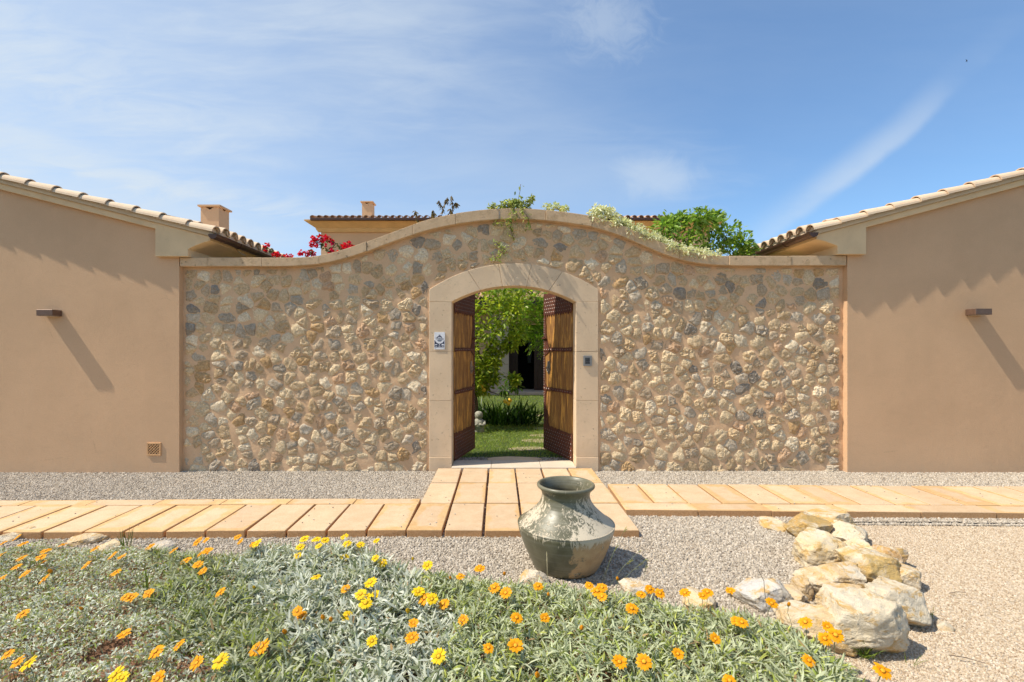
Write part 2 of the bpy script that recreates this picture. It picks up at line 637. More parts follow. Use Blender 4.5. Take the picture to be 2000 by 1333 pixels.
def mat_wood():
    m, t = new_mat('weathered_door_wood')
    oi = t.node('ShaderNodeObjectInfo')
    off = t.node('ShaderNodeVectorMath', operation='ADD')
    t.l.new(t.obj, off.inputs[0])
    rv = t.node('ShaderNodeCombineXYZ')
    t.l.new(t.math('MULTIPLY', oi.outputs['Random'], 9.0), rv.inputs[0])
    t.l.new(rv.outputs[0], off.inputs[1])
    gr = t.noise(t.mapping(off.outputs[0], scale=(26, 26, 1.0)), 2.2, 6, 0.65, 0.6)
    big = t.noise(t.mapping(off.outputs[0], scale=(5, 5, 1.1)), 2.0, 6, 0.7)
    c = t.ramp(gr, [(0.28, (0.06, 0.025, 0.008)), (0.46, (0.26, 0.115, 0.028)), (0.6, (0.43, 0.22, 0.055)), (0.8, (0.56, 0.34, 0.11))])
    c = t.mix(t.math('MULTIPLY', t.smooth(big, 0.52, 0.64), 0.65), c, (0.13, 0.062, 0.025))
    c = t.mix(t.math('MULTIPLY', t.smooth(big, 0.49, 0.37), 0.8), c, (0.72, 0.37, 0.075))
    t.put(t.b.inputs['Base Color'], c)
    t.b.inputs['Roughness'].default_value = 0.7
    set_bump(t, gr, 0.5, 0.006)
    return m


def mat_rust():
    m, t = new_mat('rusty_iron')
    n = t.noise(t.pos, 30, 6, 0.7, 0.5)
    c = t.ramp(n, [(0.3, (0.030, 0.012, 0.008)), (0.5, (0.10, 0.028, 0.014)), (0.64, (0.20, 0.062, 0.026)), (0.8, (0.30, 0.14, 0.07))])
    t.put(t.b.inputs['Base Color'], c)
    t.b.inputs['Roughness'].default_value = 0.75
    t.b.inputs['Metallic'].default_value = 0.15
    set_bump(t, n, 0.5, 0.005)
    return m


def mat_pot():
    m, t = new_mat('glazed_stoneware')
    sp = t.node('ShaderNodeSeparateXYZ')
    t.l.new(t.obj, sp.inputs[0])
    x, y, z = sp.outputs[0], sp.outputs[1], sp.outputs[2]
    ring = t.noise(t.mapping(t.obj, scale=(0.6, 0.6, 30)), 2.0, 3, 0.5)
    n1 = t.noise(t.obj, 9, 6, 0.65)
    glaze = t.mix(t.smooth(n1, 0.35, 0.7), (0.105, 0.098, 0.058), (0.170, 0.158, 0.100))
    glaze = t.mix(t.math('MULTIPLY', t.smooth(ring, 0.45, 0.7), 0.35), glaze, (0.22, 0.21, 0.16))
    # limey crust that ran down from the shoulder
    drip = t.noise(t.mapping(t.obj, scale=(1, 1, 0.26)), 30, 7, 0.74, 1.6)
    patch = t.noise(t.obj, 3.2, 4, 0.6)
    band = t.math('MULTIPLY', t.smooth(z, 0.20, 0.335), t.smooth(z, 0.60, 0.42))
    crust = t.math('ADD', drip, t.math('MULTIPLY', t.math('SUBTRACT', patch, 0.5), 0.75))
    crust = t.math('ADD', crust, t.math('MULTIPLY', band, 0.20))
    crust = t.math('ADD', crust, t.math('MULTIPLY', x, 0.28))
    crust_m = t.smooth(crust, 0.635, 0.675)
    c = t.mix(crust_m, glaze, (0.54, 0.46, 0.34))
    # bare clay where the glaze has come away
    lowx = t.math('ADD', t.math('SUBTRACT', x, 0.03), t.math('MULTIPLY', t.math('SUBTRACT', t.noise(t.obj, 7, 6, 0.7), 0.5), 0.42))
    bare = t.math('MULTIPLY', t.smooth(lowx, -0.03, 0.0), t.smooth(t.math('ADD', z, t.math('MULTIPLY', drip, 0.16)), 0.36, 0.32))
    bare = t.math('MULTIPLY', bare, t.smooth(t.noise(t.mapping(t.obj, scale=(1, 1, 1.7)), 11, 5, 0.7), 0.66, 0.60))
    c = t.mix(bare, c, t.mix(t.smooth(n1, 0.3, 0.7), (0.42, 0.27, 0.135), (0.52, 0.36, 0.20)))
    t.put(t.b.inputs['Base Color'], c)
    dry = t.math('MAXIMUM', crust_m, bare)
    t.put(t.b.inputs['Roughness'], t.math('ADD', t.math('MULTIPLY', dry, 0.5), t.math('ADD', 0.27, t.math('MULTIPLY', n1, 0.2))))
    h = t.math('ADD', t.math('MULTIPLY', crust_m, 0.5), t.math('ADD', t.math('MULTIPLY', bare, -0.4), t.math('MULTIPLY', ring, 0.5)))
    set_bump(t, h, 0.45, 0.006)
    return m


def mat_soil(name, a, b):
    m, t = new_mat(name)
    n = t.noise(t.pos, 18, 8, 0.75)
    c = t.mix(t.smooth(n, 0.3, 0.7), a, b)
    c = t.mix(t.math('MULTIPLY', t.smooth(t.noise(t.pos, 3, 5, 0.6), 0.5, 0.7), 0.4), c, (0.20, 0.13, 0.08))
    t.put(t.b.inputs['Base Color'], c)
    t.b.inputs['Roughness'].default_value = 1.0
    set_bump(t, n, 1.0, 0.03)
    return m


PLASTER = (0.64, 0.41, 0.238)
M = dict(
    plaster=mat_plaster('ochre_render', PLASTER),
    plaster_far=mat_plaster('ochre_render_house', (0.66, 0.43, 0.25)),
    cornice=mat_limestone('pale_cornice_stone', (0.78, 0.575, 0.335), pits=0.25, stain=0.10),
    cornice_far=mat_limestone('ochre_cornice', (0.74, 0.47, 0.20), pits=0.1, stain=0.1),
    verge=mat_limestone('verge_stone', (0.64, 0.49, 0.32), pits=0.3, stain=0.15),
    coping=mat_limestone('coping_stone', (0.62, 0.435, 0.26), pits=1.8, stain=0.65, staincol=(0.38, 0.255, 0.135), bump=1.0, pitscale=24, stainscale=11),
    surround=mat_limestone('dressed_limestone', (0.74, 0.555, 0.365), pits=1.0, stain=0.26, pitscale=30, bump=0.75),
    sill=mat_limestone('pale_sill_stone', (0.62, 0.53, 0.42), pits=0.3, stain=0.3),
    stone=mat_wallstone(), mortar=mat_mortar(), paver=mat_paver(), rock=mat_rock(),
    tile=mat_tile('sand_roof_tile', (0.66, 0.47, 0.31), (0.72, 0.57, 0.40)),
    tile_far=mat_tile('terracotta_roof_tile', (0.42, 0.24, 0.14), (0.55, 0.38, 0.25)),
    wood=mat_wood(), rust=mat_rust(), pot=mat_pot(),
    gutter=plain('brown_gutter', (0.085, 0.042, 0.028), 0.35, 0.4),
    lamp=plain('bronze_lamp', (0.16, 0.095, 0.066), 0.45, 0.3),
    lens=plain('lamp_lens', (0.6, 0.58, 0.52), 0.3),
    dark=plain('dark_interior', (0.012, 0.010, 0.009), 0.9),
    brown=plain('dark_brown_door', (0.035, 0.015, 0.009), 0.5),
    terracotta=plain('terracotta', (0.62, 0.36, 0.17), 0.8),
    white=plain('white_enamel', (0.78, 0.78, 0.80), 0.35, 0, 0.03),
    navy=plain('navy_print', (0.020, 0.024, 0.065), 0.4, 0, 0.05),
    steel=plain('brushed_steel', (0.30, 0.28, 0.265), 0.4, 0.6, 0.08),
    iron=plain('grey_iron', (0.26, 0.24, 0.22), 0.45, 0.7, 0.2, 60, 0.4),
    black=plain('black_panel', (0.012, 0.012, 0.016), 0.3),
    keycap=plain('key_mark', (0.13, 0.13, 0.14), 0.5),
    shutter=plain('grey_curtain', (0.16, 0.16, 0.15), 0.6),
    glass=plain('window_glass', (0.05, 0.06, 0.08), 0.08),
    bark=plain('bark', (0.13, 0.095, 0.065), 0.95, 0, 0.35, 40, 0.8, 0.01),
    stem=plain('green_stem', (0.20, 0.22, 0.12), 0.7),
    lemon=plain('lemon_skin', (0.80, 0.50, 0.03), 0.4, 0, 0.08, 40, 0.2),
    statue=plain('lichened_stone', (0.36, 0.35, 0.28), 0.95, 0, 0.3, 30, 0.6, 0.006),
    leaf=mat_leaf('glossy_leaf', 0.5, 0.38, 0.45),
    soft=mat_leaf('felted_leaf', 0.30, 0.8, 0.2, 0.3),
    bract=mat_leaf('papery_bract', 0.45, 0.7, 0.15),
    petal=mat_leaf('petal', 0.25, 0.6, 0.2),
    grass=mat_leaf('grass_blade', 0.40, 0.5, 0.3),
    soil=mat_soil('red_earth', (0.16, 0.075, 0.042), (0.36, 0.19, 0.115)),
    earth=mat_soil('garden_earth', (0.13, 0.10, 0.07), (0.26, 0.21, 0.16)),
    feather=plain('dark_feathers', (0.02, 0.02, 0.025), 0.7),
    edging=plain('steel_edging', (0.10, 0.085, 0.07), 0.7),
)
GREY_STOPS = [(0.0, (0.26, 0.21, 0.16)), (0.3, (0.38, 0.325, 0.255)), (0.6, (0.455, 0.395, 0.315)), (0.85, (0.53, 0.465, 0.38)), (1.0, (0.62, 0.55, 0.46))]
BEIGE_STOPS = [(0.0, (0.34, 0.24, 0.15)), (0.3, (0.48, 0.38, 0.265)), (0.6, (0.54, 0.44, 0.32)), (0.85, (0.60, 0.50, 0.38)), (1.0, (0.67, 0.58, 0.46))]
M['gravel'] = mat_gravel('grey_gravel_chip', GREY_STOPS)
M['gravel_base'] = mat_gravel('grey_gravel_bed', [(p, tuple(c * 0.85 for c in k)) for p, k in GREY_STOPS], True)
M['beige'] = mat_gravel('beige_gravel_chip', BEIGE_STOPS)
M['beige_base'] = mat_gravel('beige_gravel_bed', [(p, tuple(c * 0.9 for c in k)) for p, k in BEIGE_STOPS], True)

# ------------------------------------------------------------------ depths of the main planes
DW = 6.38           # mortar face of the stone wall
DF = 6.30           # rendered faces of the two wings
DS = 6.36           # dressed stone of the doorway


def X_at(x, d): return (x - CX) / F * d
def Z_at(y, d): return EYE - (y - CY) / F * d


# ------------------------------------------------------------------ ground
g = mesh('ground', [(-300, -200, -0.03), (300, -200, -0.03), (300, 500, -0.03), (-300, 500, -0.03)], [(0, 1, 2, 3)], mat_soil('dry_ground', (0.10, 0.085, 0.05), (0.20, 0.17, 0.11)))
tag(obj('ground', g), kind='structure')


def gravel_nodes(name, density, radius, seed, mat, bed=True):
    ng = bpy.data.node_groups.new(name, 'GeometryNodeTree')
    ng.interface.new_socket('Geometry', in_out='INPUT', socket_type='NodeSocketGeometry')
    ng.interface.new_socket('Geometry', in_out='OUTPUT', socket_type='NodeSocketGeometry')
    n, l = ng.nodes, ng.links
    gi, go = n.new('NodeGroupInput'), n.new('NodeGroupOutput')
    dist = n.new('GeometryNodeDistributePointsOnFaces')
    dist.inputs['Density'].default_value = density
    dist.inputs['Seed'].default_value = seed
    ico = n.new('GeometryNodeMeshIcoSphere')
    ico.inputs['Radius'].default_value = radius
    ico.inputs['Subdivisions'].default_value = 1
    sm = n.new('GeometryNodeSetMaterial')
    sm.inputs['Material'].default_value = mat
    rot = n.new('FunctionNodeRandomValue')
    rot.data_type = 'FLOAT_VECTOR'
    rot.inputs[1].default_value = (6.283, 6.283, 6.283)
    sc = n.new('FunctionNodeRandomValue')
    sc.data_type = 'FLOAT_VECTOR'
    sc.inputs[0].default_value = (0.6, 0.5, 0.35)
    sc.inputs[1].default_value = (1.45, 1.2, 0.95)
    sc.inputs['Seed'].default_value = 3
    ip = n.new('GeometryNodeInstanceOnPoints')
    jn = n.new('GeometryNodeJoinGeometry')
    l.new(gi.outputs[0], dist.inputs['Mesh'])
    l.new(ico.outputs['Mesh'], sm.inputs['Geometry'])
    l.new(dist.outputs['Points'], ip.inputs['Points'])
    l.new(sm.outputs[0], ip.inputs['Instance'])
    l.new(rot.outputs[0], ip.inputs['Rotation'])
    l.new(sc.outputs[0], ip.inputs['Scale'])
    if bed:
        l.new(gi.outputs[0], jn.inputs[0])
    l.new(ip.outputs[0], jn.inputs[0])
    l.new(jn.outputs[0], go.inputs[0])
    return ng


def gravel(name, poly, z, density, radius, chip, base, label, seed, bed=True):
    bm = bmesh.new()
    for pl in (poly if isinstance(poly[0][0], (tuple, list)) else [poly]):
        bm.faces.new([bm.verts.new((x, y, z)) for x, y in pl])      # each outline convex, counter-clockwise
    me = bpy.data.meshes.new(name)
    bm.to_mesh(me)
    bm.free()
    me.materials.append(base)
    o = obj(name, me)
    md = o.modifiers.new('chips', 'NODES')
    md.node_group = gravel_nodes(name + '_chips', density, radius, seed, chip, bed)
    return tag(o, label, 'gravel', kind='stuff')


gravel('gravel', [[(-8.5, 4.05), (2.55, 4.05), (2.55, 6.42), (-8.5, 6.42)], [(2.55, 4.05), (3.3, 4.44), (3.3, 6.42), (2.55, 6.42)], [(3.3, 4.44), (9, 4.32), (9, 6.42), (3.3, 6.42)]], -0.008, 4400, 0.0122, M['gravel'], M['gravel_base'],
       'grey crushed gravel between the paved path and the stone wall', 1)
gravel('gravel', [[(-4.6, 2.2), (1.4, 2.2), (2.45, 3.3), (2.55, 4.05), (-4.6, 4.05)]], -0.010, 4200, 0.0118, M['gravel'], M['gravel_base'],
       'grey crushed gravel around the big pot in front of the path', 2)
gravel('driveway_gravel', [[(1.2, 1.4), (5.5, 1.4), (5.5, 2.2), (1.4, 2.2)], [(1.4, 2.2), (5.5, 2.2), (6.2, 3.3), (2.45, 3.3)], [(2.45, 3.3), (6.2, 3.3), (7.5, 4.35), (3.3, 4.44), (2.55, 4.05)]], -0.016, 8500, 0.0070, M['beige'], M['beige_base'],
       'fine beige gravel of the driveway right of the rocks', 3)
# thin edging between the two gravels
bm = bmesh.new()
for k in range(5):
    x0 = 3.15 + k * 1.15
    box_bm(bm, x0, x0 + 1.13, 4.47 - 0.022 * k, 4.476 - 0.022 * k, -0.03, 0.006 - 0.003 * (k % 2))
tag(obj('edging_strip', finish(bm, 'edging_strip', M['edging'])), 'thin dark metal edging strip between grey and beige gravel', 'edging')

# ------------------------------------------------------------------ paved path
path = tag(thing('paved_path', None, None, (0, 5, 0)), kind='structure')
PZ = 0.056


def paver(x0, x1, y0, y1, ang=0.0, piv=(0, 0), dz=0.0):
    w_, l_ = x1 - x0, y1 - y0
    cx, cy = (x0 + x1) / 2 - piv[0], (y0 + y1) / 2 - piv[1]
    wx = piv[0] + cx * math.cos(ang) - cy * math.sin(ang)
    wy = piv[1] + cx * math.sin(ang) + cy * math.cos(ang)
    key = (round(w_, 2), round(l_, 2), random.randrange(3))
    if key not in paver_cache:
        bm = bmesh.new()
        box_bm(bm, -w_ / 2, w_ / 2, -l_ / 2, l_ / 2, -0.07, 0)
        for v in bm.verts:
            v.co.x += random.uniform(-0.004, 0.004)
            v.co.y += random.uniform(-0.003, 0.003)
        paver_cache[key] = finish(bm, 'paver', M['paver'], bevel=0.005)
    o = obj('paver', paver_cache[key], path, loc=(wx, wy - 5, PZ + dz + random.uniform(-0.003, 0.003)))
    o.rotation_euler = (random.uniform(-0.003, 0.003), random.uniform(-0.003, 0.003), ang + random.uniform(-0.005, 0.005))
    return o


paver_cache = {}
cols_x = [-0.80, -0.475, -0.135, 0.205, 0.543, 0.883, 1.21]
rows_y = [(4.135, 4.852), (4.870, 5.592), (5.610, 6.27)]
for r, (ya, yb) in enumerate(rows_y):
    for k in range(6):
        paver(cols_x[k] + 0.011, cols_x[k + 1] - 0.011, ya, yb)
gravel('joint_gravel', [(-0.78, 4.16), (1.19, 4.16), (1.19, 6.25), (-0.78, 6.25)], 0.004, 3500, 0.008, M['gravel'], M['earth'], 'small gravel filling the joints of the central paving', 5)
gravel('joint_gravel', [(-5.2, 4.20), (-0.80, 4.20), (-0.80, 4.80), (-5.2, 4.72)], 0.014, 3000, 0.008, M['gravel'], M['earth'], 'small gravel filling the joints of the path beside the flower bed', 6)
# left arm
LA, LP = math.radians(0.9), (-0.8, 4.5)
for k in range(19):
    paver(-0.80 - 0.342 * (k + 1) + 0.009, -0.80 - 0.342 * k - 0.009, 4.14, 4.838, LA, LP)
for k in range(10):
    paver(-0.80 - 0.66 * (k + 1) + 0.003, -0.80 - 0.66 * k - 0.003, 4.85, 5.015, LA, LP)
# right arm
RA, RP = math.radians(-1.35), (1.21, 4.9)
for k in range(20):
    paver(1.222 + 0.342 * k + 0.010, 1.222 + 0.342 * (k + 1) - 0.010, 4.884, 5.56, RA, RP)
for k in range(9):
    paver(1.222 + 0.70 * k + 0.003, 1.222 + 0.70 * (k + 1) - 0.003, 4.665, 4.868, RA, RP)

gravel('stray_chips', [[(-0.78, 4.16), (1.19, 4.16), (1.19, 6.25), (-0.78, 6.25)], [(-4.9, 4.18), (-0.82, 4.18), (-0.82, 4.98), (-4.9, 4.93)], [(1.23, 4.68), (5.6, 4.60), (5.6, 5.42), (1.23, 5.53)]],
       PZ + 0.004, 8, 0.0075, M['gravel'], M['gravel'], 'stray gravel chips kicked onto the paving slabs', 8, False)

# ------------------------------------------------------------------ stone wall
XL, XR = X_at(350, DF), X_at(1655, DF)
TOP = [(300, 504), (560, 504), (600, 503), (624, 500.5), (655, 493), (689, 482.5), (740, 463.6), (785, 446.5), (836, 428.5), (890, 417),
       (950, 409.5), (1003, 407), (1050, 409), (1100, 414), (1156, 422), (1210, 438), (1258, 457.6), (1295, 475), (1330, 488.5), (1375, 497.5), (1420, 500), (1700, 500)]
BOT = [(300, 521), (560, 521), (600, 519), (626, 516), (659, 510), (704, 496.6), (749, 478.6), (800, 460.6), (845, 447), (890, 438),
       (950, 430.5), (1003, 428), (1050, 429.5), (1100, 434.5), (1156, 442.6), (1210, 459), (1255, 479), (1300, 498), (1330, 507.7), (1375, 516), (1435, 519), (1700, 519)]
tx, ty = np.array(TOP).T
bx_, by_ = np.array(BOT).T


def smooth_curve(xs, ys, q):
    # gentle rounding of the polyline
    q = np.asarray(q, float)
    return sum(np.interp(q + o, xs, ys) * wt for o, wt in ((-16, .2), (-8, .2), (0, .2), (8, .2), (16, .2)))


def coping_top_px(x): return smooth_curve(tx, ty, x)
def coping_bot_px(x): return smooth_curve(bx_, by_, x)


def wall_top(Xw):
    """underside of the coping at world x"""
    px = CX + np.asarray(Xw) / DF * F
    return EYE - (coping_bot_px(px) - CY) / F * DF


wall = thing('stone_wall', 'rubble stone garden wall with humped coping and arched stone doorway', 'wall', (0.19, DW, 0))
# doorway geometry
AXC = X_at(1003.3, DS)
J_IN_L, J_OUT_L = X_at(882, DS), X_at(838, DS)
J_IN_R, J_OUT_R = X_at(1125, DS), X_at(1168.5, DS)
Z_SPR = Z_at(590, DS)
HALF = (J_IN_R - J_IN_L) / 2
SAG = Z_at(558.5, DS) - Z_SPR
R_IN = (HALF ** 2 + SAG ** 2) / (2 * SAG)
Z_SHO = Z_at(566, DS)
HALF_O = (J_OUT_R - J_OUT_L) / 2
SAG_O = Z_at(515, DS) - Z_SHO
R_OUT = (HALF_O ** 2 + SAG_O ** 2) / (2 * SAG_O)


def arch_in(X): return Z_SPR + SAG - R_IN + math.sqrt(max(R_IN ** 2 - (X - AXC) ** 2, 0))
def arch_out(X): return Z_SHO + SAG_O - R_OUT + math.sqrt(max(R_OUT ** 2 - (X - AXC) ** 2, 0))


# mortar core
bm = bmesh.new()
xs = sorted(set([round(v, 4) for v in np.arange(XL, XR, 0.06)] + [XR, J_OUT_L + 0.06, J_OUT_R - 0.06]))
cols = []
TH = 0.46
for x in xs:
    inside = J_OUT_L + 0.06 - 1e-4 <= x <= J_OUT_R - 0.06 + 1e-4
    z1 = float(wall_top(x)) + 0.01
    lows = [-0.08]
    if inside:
        za = arch_out(x) - 0.05
        lows = [-0.08, za] if abs(x - J_OUT_L - 0.06) < 1e-3 or abs(x - J_OUT_R + 0.06) < 1e-3 else [za]
    cols.append((x, lows, z1))
for a, b in zip(cols[:-1], cols[1:]):
    mid = (a[0] + b[0]) / 2
    opening = J_OUT_L + 0.06 < mid < J_OUT_R - 0.06
    za = a[1][-1] if opening else a[1][0]
    zb = b[1][-1] if opening else b[1][0]
    q = [bm.verts.new(p) for p in ((a[0], DW, za), (b[0], DW, zb), (b[0], DW, b[2]), (a[0], DW, a[2]),
                                   (a[0], DW + TH, za), (b[0], DW + TH, zb), (b[0], DW + TH, b[2]), (a[0], DW + TH, a[2]))]
    nzv = 44
    for side_k in range(nzv):
        f0, f1 = side_k / nzv, (side_k + 1) / nzv
        quad = []
        for (xx, lo_, hi_, f_) in ((a[0], za, a[2], f0), (b[0], zb, b[2], f0), (b[0], zb, b[2], f1), (a[0], za, a[2], f1)):
            zz = lo_ + (hi_ - lo_) * f_
            yy = DW - 0.010 * mnoise.noise(Vector((xx * 5, 0, zz * 5))) - 0.007 * mnoise.noise(Vector((xx * 13, 4, zz * 13)))
            quad.append(bm.verts.new((xx, yy, zz)))
        bm.faces.new(quad)
    bm.faces.new((q[5], q[4], q[7], q[6]))
    bm.faces.new((q[4], q[5], q[1], q[0]))
    bm.faces.new((q[3], q[2], q[6], q[7]))
for x in (J_OUT_L + 0.06, J_OUT_R - 0.06):
    za = arch_out(x) - 0.05
    bm.faces.new([bm.verts.new(p) for p in ((x, DW, -0.08), (x, DW + TH, -0.08), (x, DW + TH, za), (x, DW, za))])
bmesh.ops.remove_doubles(bm, verts=bm.verts, dist=1e-4)
obj('mortar', finish(bm, 'mortar', M['mortar'], smooth=True), wall)


# rubble stones
def free(x, z):
    """where rubble can lie: vectorised"""
    ok = (x > XL + 0.03) & (x < XR - 0.05) & (z > -0.03) & (z < wall_top(x) - 0.03)
    ao = Z_SHO + SAG_O - R_OUT + np.sqrt(np.maximum(R_OUT ** 2 - (x - AXC) ** 2, 0))
    door = (x > J_OUT_L - 0.03) & (x < J_OUT_R + 0.03) & (z < ao + 0.03)
    return ok & ~door


seeds = []
rows = np.arange(0.03, 3.5, 0.166)
for i, z in enumerate(rows):
    x = XL + 0.04 + (i % 2) * 0.07
    while x < XR:
        wdt = random.choice((0.16, 0.19, 0.21, 0.24, 0.27, 0.30, 0.36))
        sx, sz = x + wdt / 2 + random.uniform(-0.025, 0.025), z + random.uniform(-0.055, 0.055)
        if free(np.array(sx), np.array(sz)) and random.random() > 0.02:
            seeds.append((sx, sz))
        x += wdt
for _ in range(5000):          # packing stones in the voids
    c_ = (random.uniform(XL, XR), random.uniform(0.0, 3.4))
    if free(np.array(c_[0]), np.array(c_[1])):
        a_ = np.array(seeds) - c_
        if np.hypot(a_[:, 0] * 0.8, a_[:, 1]).min() > 0.098:
            seeds.append(c_)
seeds = np.array(seeds)
NSEG = 26
PAL = [((0.62, 0.49, 0.33), 32), ((0.70, 0.58, 0.41), 26), ((0.55, 0.42, 0.27), 20), ((0.49, 0.40, 0.30), 12), ((0.42, 0.37, 0.31), 7),
       ((0.53, 0.47, 0.39), 9), ((0.31, 0.28, 0.25), 3), ((0.54, 0.37, 0.20), 5), ((0.58, 0.40, 0.27), 5), ((0.75, 0.66, 0.52), 9)]
pal_c = [p[0] for p in PAL]
pal_w = [p[1] for p in PAL]
stones = []
for i, (sx, sz) in enumerate(seeds):
    d = seeds - seeds[i]
    dist = np.hypot(d[:, 0], d[:, 1])
    nb = [j for j in np.argsort(dist)[1:14]]
    gap = random.uniform(0.002, 0.011)
    big = random.random()
    rmax = random.uniform(0.11, 0.23)
    rz = random.uniform(0.085, 0.15)
    tilt = random.uniform(-0.4, 0.4)
    sq = random.uniform(2.0, 3.4)
    ph = [random.uniform(0, 6.28) for _ in range(4)]
    off = Vector((random.uniform(0, 90), random.uniform(0, 90), random.uniform(0, 90)))
    rad = []
    for k in range(NSEG):
        th = 2 * PI * k / NSEG
        u = np.array([math.cos(th), math.sin(th)])
        cand = []
        for j in nb:
            m = d[j] @ u
            if m > 1e-3:
                cand.append((d[j] @ d[j]) / (2 * m) - gap)
        e = (abs(math.cos(th - tilt) / rmax) ** sq + abs(math.sin(th - tilt) / rz) ** sq) ** (1 / sq)
        cand.append(1 / e)
        t = np.arange(0.01, 0.30, 0.006)
        okm = free(sx + u[0] * t, sz + u[1] * t)
        bad = np.where(~okm)[0]
        if len(bad):
            cand.append(max(0.012, t[bad[0]] - 0.006))
        c = np.maximum(np.array(cand), 0.012)
        rad.append(float((c ** -14.0).sum() ** (-1 / 14.0)))
    rad = np.array(rad)
    ang = np.linspace(0, 2 * PI, NSEG, endpoint=False)
    ragged = random.uniform(0.02, 0.11)
    wob = 1 + 0.05 * np.sin(3 * ang + ph[0]) + 0.04 * np.sin(5 * ang + ph[1]) + ragged * np.array([mnoise.noise(Vector((math.cos(a_) * 3, math.sin(a_) * 3, 0)) + off) for a_ in ang]) * 1.6
    rad = np.minimum(rad * wob, rad * 1.07)
    if rad.mean() < 0.022:
        continue
    area = 0.5 * float((rad * np.roll(rad, -1)).sum()) * math.sin(2 * PI / NSEG)
    size = rad.mean()
    prot = random.uniform(0.003, 0.012) + 0.09 * size
    if random.random() < 0.22:
        prot *= 0.5
    rough = random.uniform(0.5, 1.9)
    fr = [1.02, 0.97, 0.88, 0.74, 0.56, 0.36, 0.17]
    hh = [-0.35, 0.22, 0.62, 0.85, 0.97, 1.0, 1.0]
    V = []
    slx, slz = random.uniform(-0.30, 0.30), random.uniform(-0.55, 0.20)
    # two broken facets
    fac_ = [(random.uniform(0, 6.28), random.uniform(0.1, 0.6), random.uniform(0.5, 1.6)) for _ in range(3)]
    for f_, h_ in zip(fr, hh):
        for k in range(NSEG):
            x, z = rad[k] * f_ * math.cos(ang[k]), rad[k] * f_ * math.sin(ang[k])
            p = Vector((x, 0, z))
            rg = 1 - abs(mnoise.noise(p * 16 + off)) * 2
            nn = mnoise.noise(p * 24 + off) * 0.6 + mnoise.noise(p * 55 + off) * 0.55 + rg * 0.35
            h = prot * h_ * (1 + slx * x / size + slz * z / size)
            for (fa, fd, fs) in fac_:
                over = (x * math.cos(fa) + z * math.sin(fa)) / size - fd
                if over > 0:
                    h -= over * fs * 0.022 * max(h_, 0)
            h += rough * 0.0115 * nn * min(1.0, max(h_, 0) * 1.5)
            V.append((sx + x, DW - h, sz + z))
    nn = mnoise.noise(off) * 0.6
    V.append((sx, DW - prot - rough * 0.012 * nn, sz))
    Q = []
    nr = len(fr)
    for r in range(nr - 1):
        for k in range(NSEG):
            k2 = (k + 1) % NSEG
            Q.append((r * NSEG + k, r * NSEG + k2, (r + 1) * NSEG + k2, (r + 1) * NSEG + k))
    for k in range(NSEG):
        Q.append(((nr - 1) * NSEG + k, (nr - 1) * NSEG + (k + 1) % NSEG, nr * NSEG))
    base = np.array(random.choices(pal_c, pal_w)[0]) * random.uniform(1.05, 1.32) * np.array((1.04, 1.0, 0.92))
    stones.append((area, V, Q, base, rough))
print('stones', len(stones))
stones.sort(key=lambda s: -s[0])
for area, V, Q, base, rough in stones[:295]:
    me = mesh('stone', V, Q, M['stone'], np.tile(base, (len(V), 1)), smooth=rough < 1.3)
    obj('stone', me, wall)
rest = stones[295:]
if rest:
    Vr, Qr = join_data([(s[1], s[2]) for s in rest])
    cr = np.concatenate([np.tile(s[3], (len(s[1]), 1)) for s in rest])
    tag(obj('small_rubble', mesh('small_rubble', Vr, Qr, M['stone'], cr, smooth=True), wall), kind='stuff')

# coping
joints = [352, 405, 512, 624, 716, 806, 890, 975, 1066, 1156, 1240, 1327, 1424, 1545, 1653]
for a, b in zip(joints[:-1], joints[1:]):
    ns = max(2, int((b - a) / 9))
    q = np.linspace(a + 0.12, b - 0.12, ns)
    up = [(X_at(x, DF), Z_at(float(y), DF)) for x, y in zip(q, coping_top_px(q))]
    dn = [(X_at(x, DF), Z_at(float(y), DF)) for x, y in zip(q, coping_bot_px(q))]
    dz = random.uniform(-0.004, 0.004)
    poly = [(x, z + dz) for x, z in dn + up[::-1]]
    y0 = DF - 0.012 + random.uniform(0.0, 0.010)
    obj('coping_stone', prism('coping_stone', poly, y0, DW + TH + 0.08, M['coping'], bevel=0.007, segs=2), wall)

# jambs and arch of the doorway
zj = [-0.05, Z_at(893.5, DS), Z_at(783, DS), Z_at(687, DS), Z_SPR]
for (xa, xb) in ((J_OUT_L, J_IN_L), (J_IN_R, J_OUT_R)):
    for k in range(4):
        o_ = 0.006 if k == 0 else random.uniform(0, 0.003)
        obj('jamb_block', box('jamb_block', xa, xb, DS - o_, DW + 0.225, zj[k] + 0.0008, zj[k + 1] - 0.0008, M['surround'], bevel=0.004, segs=1), wall)
th_in = math.asin(HALF / R_IN)
th_out = math.asin(HALF_O / R_OUT)
cuts = [-1, -0.52, -0.17, 0.20, 0.55, 1]
for a, b in zip(cuts[:-1], cuts[1:]):
    ts = np.linspace(a + (0.0014 if a > -1 else 0), b - (0.0014 if b < 1 else 0), 10)
    inn = [(AXC + R_IN * math.sin(t * th_in), arch_in(AXC + R_IN * math.sin(t * th_in))) for t in ts]
    out = [(AXC + R_OUT * math.sin(t * th_out), arch_out(AXC + R_OUT * math.sin(t * th_out))) for t in ts]
    poly = list(inn)
    if b == 1:
        poly += [(J_OUT_R, Z_SPR + 0.0015)]
    poly += out[::-1]
    if a == -1:
        poly += [(J_OUT_L, Z_SPR + 0.0015)]
    obj('voussoir', prism('voussoir', poly, DS - random.uniform(0, 0.003), DW + 0.225, M['surround'], bevel=0.004), wall)
